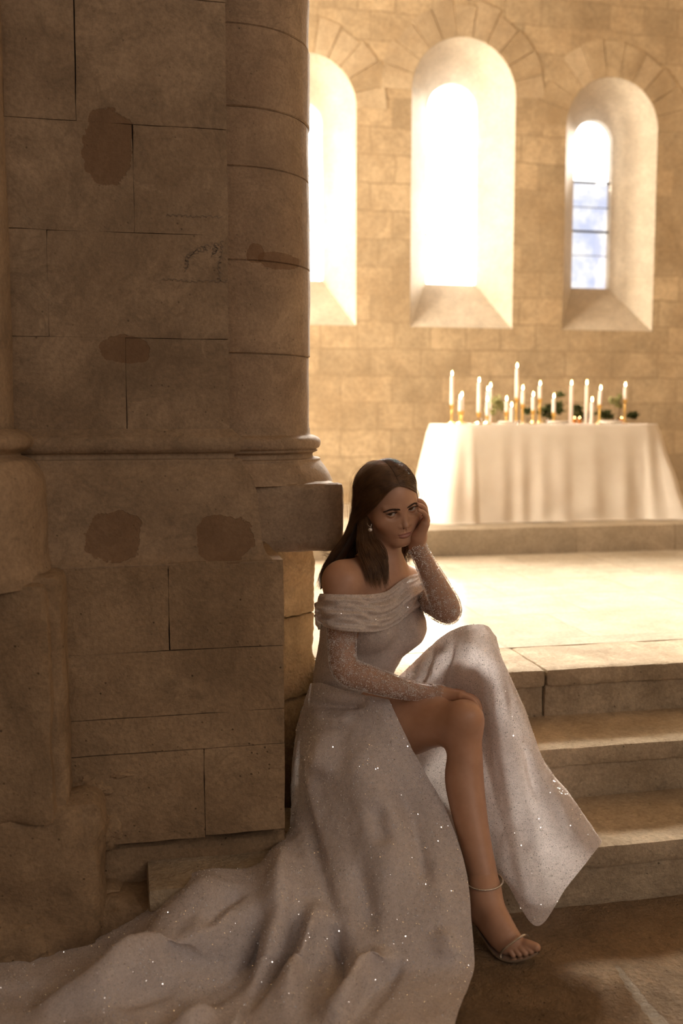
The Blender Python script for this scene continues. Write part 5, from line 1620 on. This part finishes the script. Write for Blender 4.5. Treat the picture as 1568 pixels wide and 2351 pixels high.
# ---------------------------------------------------------------- altar table under its white cloth
TZ = 1.172
TX0, TX1, TY0, TY1 = 1.80, 3.20, 5.50, 6.06
def cloth_mat():
    m, nt = mat('white_linen')
    L = nt.links.new
    geo = nt.nodes.new('ShaderNodeNewGeometry')
    n1 = noise_tex(nt, geo.outputs['Position'], 5, 4, 0.6)
    c = ramp(nt, n1, [(0.3, (0.76, 0.69, 0.60)), (0.7, (0.84, 0.78, 0.69))])
    d = nt.nodes.new('ShaderNodeBsdfDiffuse'); L(c, d.inputs[0])
    t = nt.nodes.new('ShaderNodeBsdfTranslucent'); L(c, t.inputs[0])
    mx = nt.nodes.new('ShaderNodeMixShader'); mx.inputs[0].default_value = 0.12
    L(d.outputs[0], mx.inputs[1]); L(t.outputs[0], mx.inputs[2])
    o = nt.nodes.new('ShaderNodeOutputMaterial'); L(mx.outputs[0], o.inputs[0])
    return m
M_LINEN = cloth_mat()
def rrect(x0, x1, y0, y1, r, n=14, m=40):
    pts = []
    cs = [(x1 - r, y0 + r, -pi / 2), (x1 - r, y1 - r, 0), (x0 + r, y1 - r, pi / 2), (x0 + r, y0 + r, pi)]
    for k, (cx, cy, a0) in enumerate(cs):
        for i in range(n + 1):
            a = a0 + pi / 2 * i / n
            pts.append((cx + r * cos(a), cy + r * sin(a), cos(a), sin(a)))
        nx, ny, na = cs[(k + 1) % 4]
        p0 = pts[-1]; p1 = (nx + r * cos(na), ny + r * sin(na))
        for i in range(1, m):
            t = i / m
            pts.append((p0[0] + (p1[0] - p0[0]) * t, p0[1] + (p1[1] - p0[1]) * t, p0[2], p0[3]))
    return pts
ring_ = rrect(TX0, TX1, TY0, TY1, 0.17, 24, 80)
nr = len(ring_)
V = []
ctr_ = ((TX0 + TX1) / 2, (TY0 + TY1) / 2)
for f_ in (0.0, 0.5, 0.8, 0.95):
    for (x, y, nx, ny) in ring_: V.append((ctr_[0] + (x - ctr_[0]) * f_, ctr_[1] + (y - ctr_[1]) * f_, TZ + 0.002 * noise.noise(Vector((x * 5 * f_, y * 5 * f_, 1)))))
NV = 34
DZ = 0.602
for k in range(NV + 1):
    v = k / NV
    drop = TZ - (TZ - DZ) * v
    for i, (x, y, nx, ny) in enumerate(ring_):
        s = 2 * pi * i / nr
        ph = 0.9 * noise.noise(Vector((cos(s) * 3, sin(s) * 3, 0.4)))
        w = (0.55 * abs(sin(s * 11 + ph * 4)) ** 1.6 + 0.45 * abs(sin(s * 17 + 1.3 - ph * 3)) ** 2.0)
        corner = abs(nx * ny) * 2
        flare = (0.045 + 0.10 * corner + (0.05 if nx > 0.5 else 0)) * v ** 1.15
        dep = (0.021 + 0.04 * corner) * (w - 0.45) * min(1.0, v * 1.6)
        buck = 0.012 * noise.noise(Vector((s * 5, v * 5, 2.0))) * v
        rnd = -0.012 * (1 - min(1.0, v * 12)) 
        dd = flare + dep + buck + rnd
        zz_ = drop - 0.006 * (1 - (1 - min(1, v * 14)) ** 2) + (0.004 * sin(s * 40) if k == NV else 0)
        V.append((x + nx * dd, y + ny * dd, max(zz_, DZ)))
# hem pooled on the dais
for i, (x, y, nx, ny) in enumerate(ring_):
    a = V[len(ring_) * (4 + NV) + i]
    V.append((a[0] + nx * (0.015 + 0.012 * noise.noise(Vector((i * 0.2, 3, 0)))), a[1] + ny * 0.02, DZ + 0.001))
tc = from_np('tablecloth', V, grid_faces(4 + NV + 2, nr, True), M_LINEN)
tag(tc, 'long white floor-length cloth draped over the altar table under the windows', 'tablecloth')

M_WAX = simple('white_wax', (0.82, 0.72, 0.66), 0.45, 0.0, Subsurface_Weight=0.3, Subsurface_Scale=0.01)
M_BRASS = simple('brass', (0.72, 0.46, 0.14), 0.28, 0.95)
M_WICK = simple('wick', (0.03, 0.02, 0.015), 0.9)
def emis(name, col, st):
    m, nt = mat(name)
    e = nt.nodes.new('ShaderNodeEmission'); e.inputs[0].default_value = (*col, 1); e.inputs[1].default_value = st
    o = nt.nodes.new('ShaderNodeOutputMaterial'); nt.links.new(e.outputs[0], o.inputs[0])
    return m
M_FLAME = emis('candle_flame', (1.0, 0.66, 0.26), 42.0)
m, nt = mat('clear_glass')
g = nt.nodes.new('ShaderNodeBsdfGlossy'); g.inputs['Roughness'].default_value = 0.05
t_ = nt.nodes.new('ShaderNodeBsdfTransparent'); t_.inputs[0].default_value = (0.93, 0.91, 0.88, 1)
lw = nt.nodes.new('ShaderNodeLayerWeight'); lw.inputs[0].default_value = 0.35
mx = nt.nodes.new('ShaderNodeMixShader')
nt.links.new(lw.outputs['Fresnel'], mx.inputs[0]); nt.links.new(t_.outputs[0], mx.inputs[1]); nt.links.new(g.outputs[0], mx.inputs[2])
o = nt.nodes.new('ShaderNodeOutputMaterial'); nt.links.new(mx.outputs[0], o.inputs[0])
M_CLEAR = m
M_AMBER = simple('amber_glass', (0.55, 0.20, 0.04), 0.15, 0.0)
M_CHINA = simple('white_china', (0.80, 0.74, 0.66), 0.3)
def lathe_mesh(name, prof, loc, material, parent=None, n=20):
    bm = bmesh.new(); lathe(bm, prof, 0, 0, 0, 2 * pi, n)
    bmesh.ops.remove_doubles(bm, verts=bm.verts, dist=1e-5)
    if parent is None:
        o = from_bm(name, bm, material, None, angle=40); o.location = Vector(loc)
    else:
        bmesh.ops.translate(bm, verts=bm.verts, vec=Vector(loc))
        me = bpy.data.meshes.new(name); bm.normal_update(); bm.to_mesh(me); bm.free()
        o = link(name, me, material, None, True, 40); o.parent = parent
    return o
def candle(px_, ytop, ybot, Y, label, holder=None, hlabel=None, lean=0.0, r=0.0115):
    top = on_y(px_, ytop, Y); bot = on_y(px_, ybot, Y)
    z0 = float(bot[2]) if holder else TZ + 0.002
    z0 = max(z0, TZ + 0.002)
    h = float(top[2]) - 0.012 - z0
    x = float(bot[0])
    e = empty('taper_candle', (x, Y, z0), label, 'candle', 'lit candles on the altar table')
    lathe_mesh('wax', [(0.0005, 0), (r * 1.02, 0), (r, 0.01), (r * 0.92, h * 0.97), (r * 0.75, h), (0.002, h - 0.002)], (0, 0, 0), M_WAX, e)
    lathe_mesh('wick', [(0.0008, h - 0.003), (0.0008, h + 0.006), (0.0001, h + 0.0065)], (0, 0, 0), M_WICK, e, 6)
    lathe_mesh('flame', [(0.0004, h + 0.003), (0.0034, h + 0.008), (0.0042, h + 0.012), (0.0032, h + 0.019), (0.0014, h + 0.026), (0.0002, h + 0.031)], (0, 0, 0), M_FLAME, e, 12)
    if lean: e.rotation_euler = (0, lean, 0)
    if holder:
        hh = z0 - TZ
        c = empty('candlestick', (x, Y, TZ + 0.001), hlabel, 'candlestick', 'brass candlesticks on the altar table')
        k = min(0.03, hh * 0.45)
        lathe_mesh('base', [(0.0005, 0.0), (0.030, 0.0), (0.030, 0.004), (0.012, 0.009), (0.006, 0.014)], (0, 0, 0), M_BRASS, c)
        lathe_mesh('stem', [(0.006, 0.012), (0.0045, hh * 0.4), (0.0065, hh * 0.55), (0.0045, max(0.014, hh - k))], (0, 0, 0), M_BRASS, c)
        lathe_mesh('cup', [(0.0045, max(0.013, hh - k)), (0.0125, hh - k * 0.7 + 0.002), (0.0140, hh), (0.0125, hh), (0.001, hh - 0.002)], (0, 0, 0), M_BRASS, c)
W_ = 'white taper candle'
CANDLES = [
 (1037.4, 858, 929, 5.80, 'tall white candle at the far left end of the altar table, first in the row', 1, 'tall slim brass stick under the first candle from the left'),
 (1056.2, 912, 944, 5.72, 'short white candle in front of its twin, second place from the left end', 1, 'stout brass stick of the short candle near the left end'),
 (1060.4, 906, 943, 5.90, 'short white candle just behind its twin, second place from the left end', 1, 'brass stick hidden behind the stout one near the left end'),
 (1099.2, 873, 947, 5.75, 'tall white candle alone, third place from the left end of the table', 1, 'short brass stick of the tall candle in third place from the left'),
 (1125.4, 885, 965, 6.02, 'rear candle of the cluster of three left of the greenery', 0, None),
 (1119.3, 893, 954, 5.84, 'middle candle of the cluster of three left of the greenery', 0, None),
 (1118.6, 917, 954, 5.70, 'lowest front candle of the cluster of three left of the greenery', 1, 'small brass stick at the front of the cluster of three candles'),
 (1162.7, 916, 945, 5.78, 'small candle right of the yellow-green leaves, left of the tallest candle', 1, 'dark brass stick below the small candle by the yellow-green leaves'),
 (1174.4, 930, 958, 5.72, 'stubby candle standing low between the small candle and the tallest one', 0, None),
 (1186.2, 840, 914, 5.86, 'tallest candle of all, raised high left of the middle of the altar table', 1, 'highest brass stick, carrying the tallest candle'),
 (1200.0, 891, 928, 5.82, 'candle immediately right of the tallest one', 1, 'brass stick immediately right of the one with the tallest candle'),
 (1223.9, 906, 942, 5.74, 'medium candle halfway between the tallest candle and the centre foliage', 1, 'thin brass stick halfway between tallest candle and centre foliage'),
 (1239.5, 881, 915, 5.84, 'raised candle at the left edge of the dark centre foliage', 1, 'tall brass stick at the left edge of the dark centre foliage'),
 (1271.2, 910, 947, 5.72, 'medium candle on the front of the dark centre foliage', 1, 'brass stick in front of the dark centre foliage'),
 (1310.8, 880, 957, 5.84, 'left one of two matching tall candles right of the table centre', 0, None),
 (1345.7, 879, 957, 5.84, 'right one of two matching tall candles right of the table centre', 0, None),
 (1358.8, 918, 951, 5.76, 'short candle tucked right beside the second matching tall candle', 0, None),
 (1376.7, 891, 929, 5.74, 'slightly leaning candle on a thick brass stick, second from the right end', 1, 'thick tall brass stick, second candle place from the right end'),
 (1435.0, 884, 917, 5.92, 'last candle at the right end of the table, behind leaves', 1, 'brass stick behind the leaves at the right end of the table'),
]
for i, (x, yt, yb, Y, lab, h_, hl_) in enumerate(CANDLES):
    candle(x, yt, yb, Y, lab, h_, hl_, 0.05 if x == 1376.7 else 0.0)
def votive(px_, y0, y1, Y, material, label, glow):
    b = on_y(px_, y1, Y); x = float(b[0]); r = 0.013
    h = 0.034
    e = empty('votive_glass', (x, Y, TZ + 0.001), label, 'votive holder', 'small glass votives on the altar table')
    lathe_mesh('cup', [(0.0005, 0.0), (r * 0.8, 0.0), (r, h), (r * 0.93, h), (r * 0.74, 0.004), (0.0005, 0.004)], (0, 0, 0), material, e)
    if glow:
        lathe_mesh('flame', [(0.0004, h * 0.5), (0.003, h * 0.5 + 0.006), (0.0036, h * 0.5 + 0.010), (0.0002, h * 0.5 + 0.024)], (0, 0, 0), M_FLAME, e, 10)
votive(1102, 944, 962, 5.70, M_CLEAR, 'clear glass votive glinting beside the third candle place from the left', 0)
votive(1213.5, 943, 962, 5.70, M_CLEAR, 'clear glass votive below the candle right of the tallest one', 0)
votive(1254, 950, 962, 5.68, M_CLEAR, 'clear glass votive glinting at the left foot of the dark foliage', 0)
votive(1412, 942, 962, 5.70, M_CLEAR, 'clear glass votive near the right end of the table', 0)
votive(1318.7, 922, 962, 5.90, M_AMBER, 'amber votive beside the left one of the two matching tall candles', 1)
votive(1330.4, 934, 962, 5.78, M_AMBER, 'amber votive with a flame between the two matching tall candles', 1)
votive(1427, 930, 962, 5.86, M_AMBER, 'amber votive glowing below the last candle at the right end', 1)
for (x, w_, lab) in ((1177, 29, 'low white stand under the stubby candle left of centre'), (1288, 29, 'low white stand in front of the dark centre foliage'), (1410, 29, 'low white stand near the right end of the table')):
    p = on_y(x, 965, 5.62); r = w_ * 5.75 / FOC
    o_ = lathe_mesh('plate', [(0.0005, 0.0), (r * 0.8, 0.0), (r, 0.012), (r * 0.97, 0.014), (r * 0.7, 0.008), (0.0005, 0.008)], (float(p[0]), 5.66, TZ + 0.003), M_CHINA, None, 36)
    tag(o_, lab, 'plate', 'low white stands on the altar table')

# greenery
def leaf_mat(name, a, b):
    m, nt = mat(name); L = nt.links.new
    geo = nt.nodes.new('ShaderNodeNewGeometry')
    n1 = noise_tex(nt, geo.outputs['Position'], 45, 3, 0.5)
    c = ramp(nt, n1, [(0.35, a), (0.65, b)])
    d = nt.nodes.new('ShaderNodeBsdfDiffuse'); L(c, d.inputs[0])
    t = nt.nodes.new('ShaderNodeBsdfTranslucent'); L(c, t.inputs[0])
    mx = nt.nodes.new('ShaderNodeMixShader'); mx.inputs[0].default_value = 0.3
    L(d.outputs[0], mx.inputs[1]); L(t.outputs[0], mx.inputs[2])
    o = nt.nodes.new('ShaderNodeOutputMaterial'); L(mx.outputs[0], o.inputs[0])
    return m
M_DARKLEAF = leaf_mat('dark_leaf', (0.035, 0.045, 0.018), (0.10, 0.11, 0.045))
M_PALELEAF = leaf_mat('pale_leaf', (0.22, 0.21, 0.09), (0.34, 0.32, 0.15))
M_STEM = simple('stem', (0.14, 0.085, 0.04), 0.8)
def greenery(specs, label, material, seed):
    "several sprigs rooted at one foot: (photo x, y, leaves, spread px)"
    rg = np.random.RandomState(seed)
    x0 = np.mean([s[0] for s in specs])
    foot = on_y(x0, 964, 5.965); foot[2] = TZ + 0.004
    e = empty('greenery', foot, label, 'foliage', 'greenery laid between the candles')
    bl, bs = bmesh.new(), bmesh.new()
    for (x, y, n, sp) in specs:
        for _ in range(int(n * 2.6)):
            Y = 5.965 + rg.randn() * 0.018
            p = Vector(on_y(x + rg.randn() * sp, min(960, y + rg.randn() * sp * 0.6), Y)); p.z = max(p.z, TZ + 0.008)
            d = Vector(rg.randn(3)); d.z = abs(d.z) * 0.6; d.normalize()
            u = d.cross(Vector(rg.randn(3))).normalized(); k = d.cross(u)
            Lf = 0.022 + 0.022 * rg.rand(); Wf = Lf * (0.30 + 0.15 * rg.rand())
            pr = [(0, 0), (0.25, 0.8), (0.5, 1.0), (0.78, 0.65), (1.0, 0.0)]
            a = [bl.verts.new(p + d * Lf * t - k * 0.004 * t * t + u * Wf * w + k * Wf * 0.25 * w) for t, w in pr]
            c = [a[0]] + [bl.verts.new(p + d * Lf * t - k * 0.004 * t * t) for t, w in pr[1:-1]] + [a[-1]]
            b = [a[0]] + [bl.verts.new(p + d * Lf * t - k * 0.004 * t * t - u * Wf * w + k * Wf * 0.25 * w) for t, w in pr[1:-1]] + [a[-1]]
            for s_ in (a, b):
                for q in range(4):
                    f_ = [s_[q], s_[q + 1], c[q + 1], c[q]]
                    f2 = []
                    for v_ in f_:
                        if v_ not in f2: f2.append(v_)
                    if len(f2) >= 3:
                        try: bl.faces.new(f2 if s_ is a else f2[::-1])
                        except ValueError: pass
        tip = Vector(on_y(x, y, 5.965)); tip.z = max(tip.z, TZ + 0.01)
        f0 = Vector(foot)
        mid = (f0 + tip) / 2 + Vector((rg.randn() * 0.01, rg.randn() * 0.01, 0.012))
        V, Fq = tube_np(crom(np.array([f0, mid, tip]), 6), 0.0013, 5)
        vs_ = [bs.verts.new(v) for v in V]
        for q in Fq: bs.faces.new([vs_[k] for k in q])
    for nm, b_, mt in (('leaves', bl, material), ('stem', bs, M_STEM)):
        me = bpy.data.meshes.new(nm); b_.normal_update()
        bmesh.ops.translate(b_, verts=b_.verts, vec=-Vector(foot)); b_.to_mesh(me); b_.free()
        o_ = link(nm, me, mt); o_.parent = e
greenery([(1138, 925, 10, 7), (1148, 935, 12, 6), (1130, 945, 6, 5), (1157, 940, 8, 5)], 'yellow-green sprig right of the cluster of three candles', M_PALELEAF, 1)
greenery([(1215, 945, 10, 5), (1250, 948, 16, 7), (1262, 938, 12, 7), (1278, 945, 14, 6), (1280, 930, 10, 6), (1262, 958, 10, 6), (1283, 908, 5, 6)], 'dark loose foliage in the centre of the altar table', M_DARKLEAF, 2)
greenery([(1330, 953, 16, 5), (1326, 940, 8, 4), (1348, 958, 14, 5), (1354, 955, 12, 4)], 'dark foliage at the feet of the two matching tall candles', M_DARKLEAF, 3)
greenery([(1390, 952, 18, 4), (1392, 960, 12, 4)], 'dark round leaf clump right of the thick brass stick', M_DARKLEAF, 4)
greenery([(1412, 920, 7, 4), (1418, 926, 6, 4), (1424, 913, 6, 4), (1424, 935, 6, 3)], 'pale arching leaves around the last candle at the right end', M_PALELEAF, 5)
greenery([(1450, 956, 14, 4), (1455, 955, 12, 4)], 'dark leaf clump at the far right end of the table', M_DARKLEAF, 6)
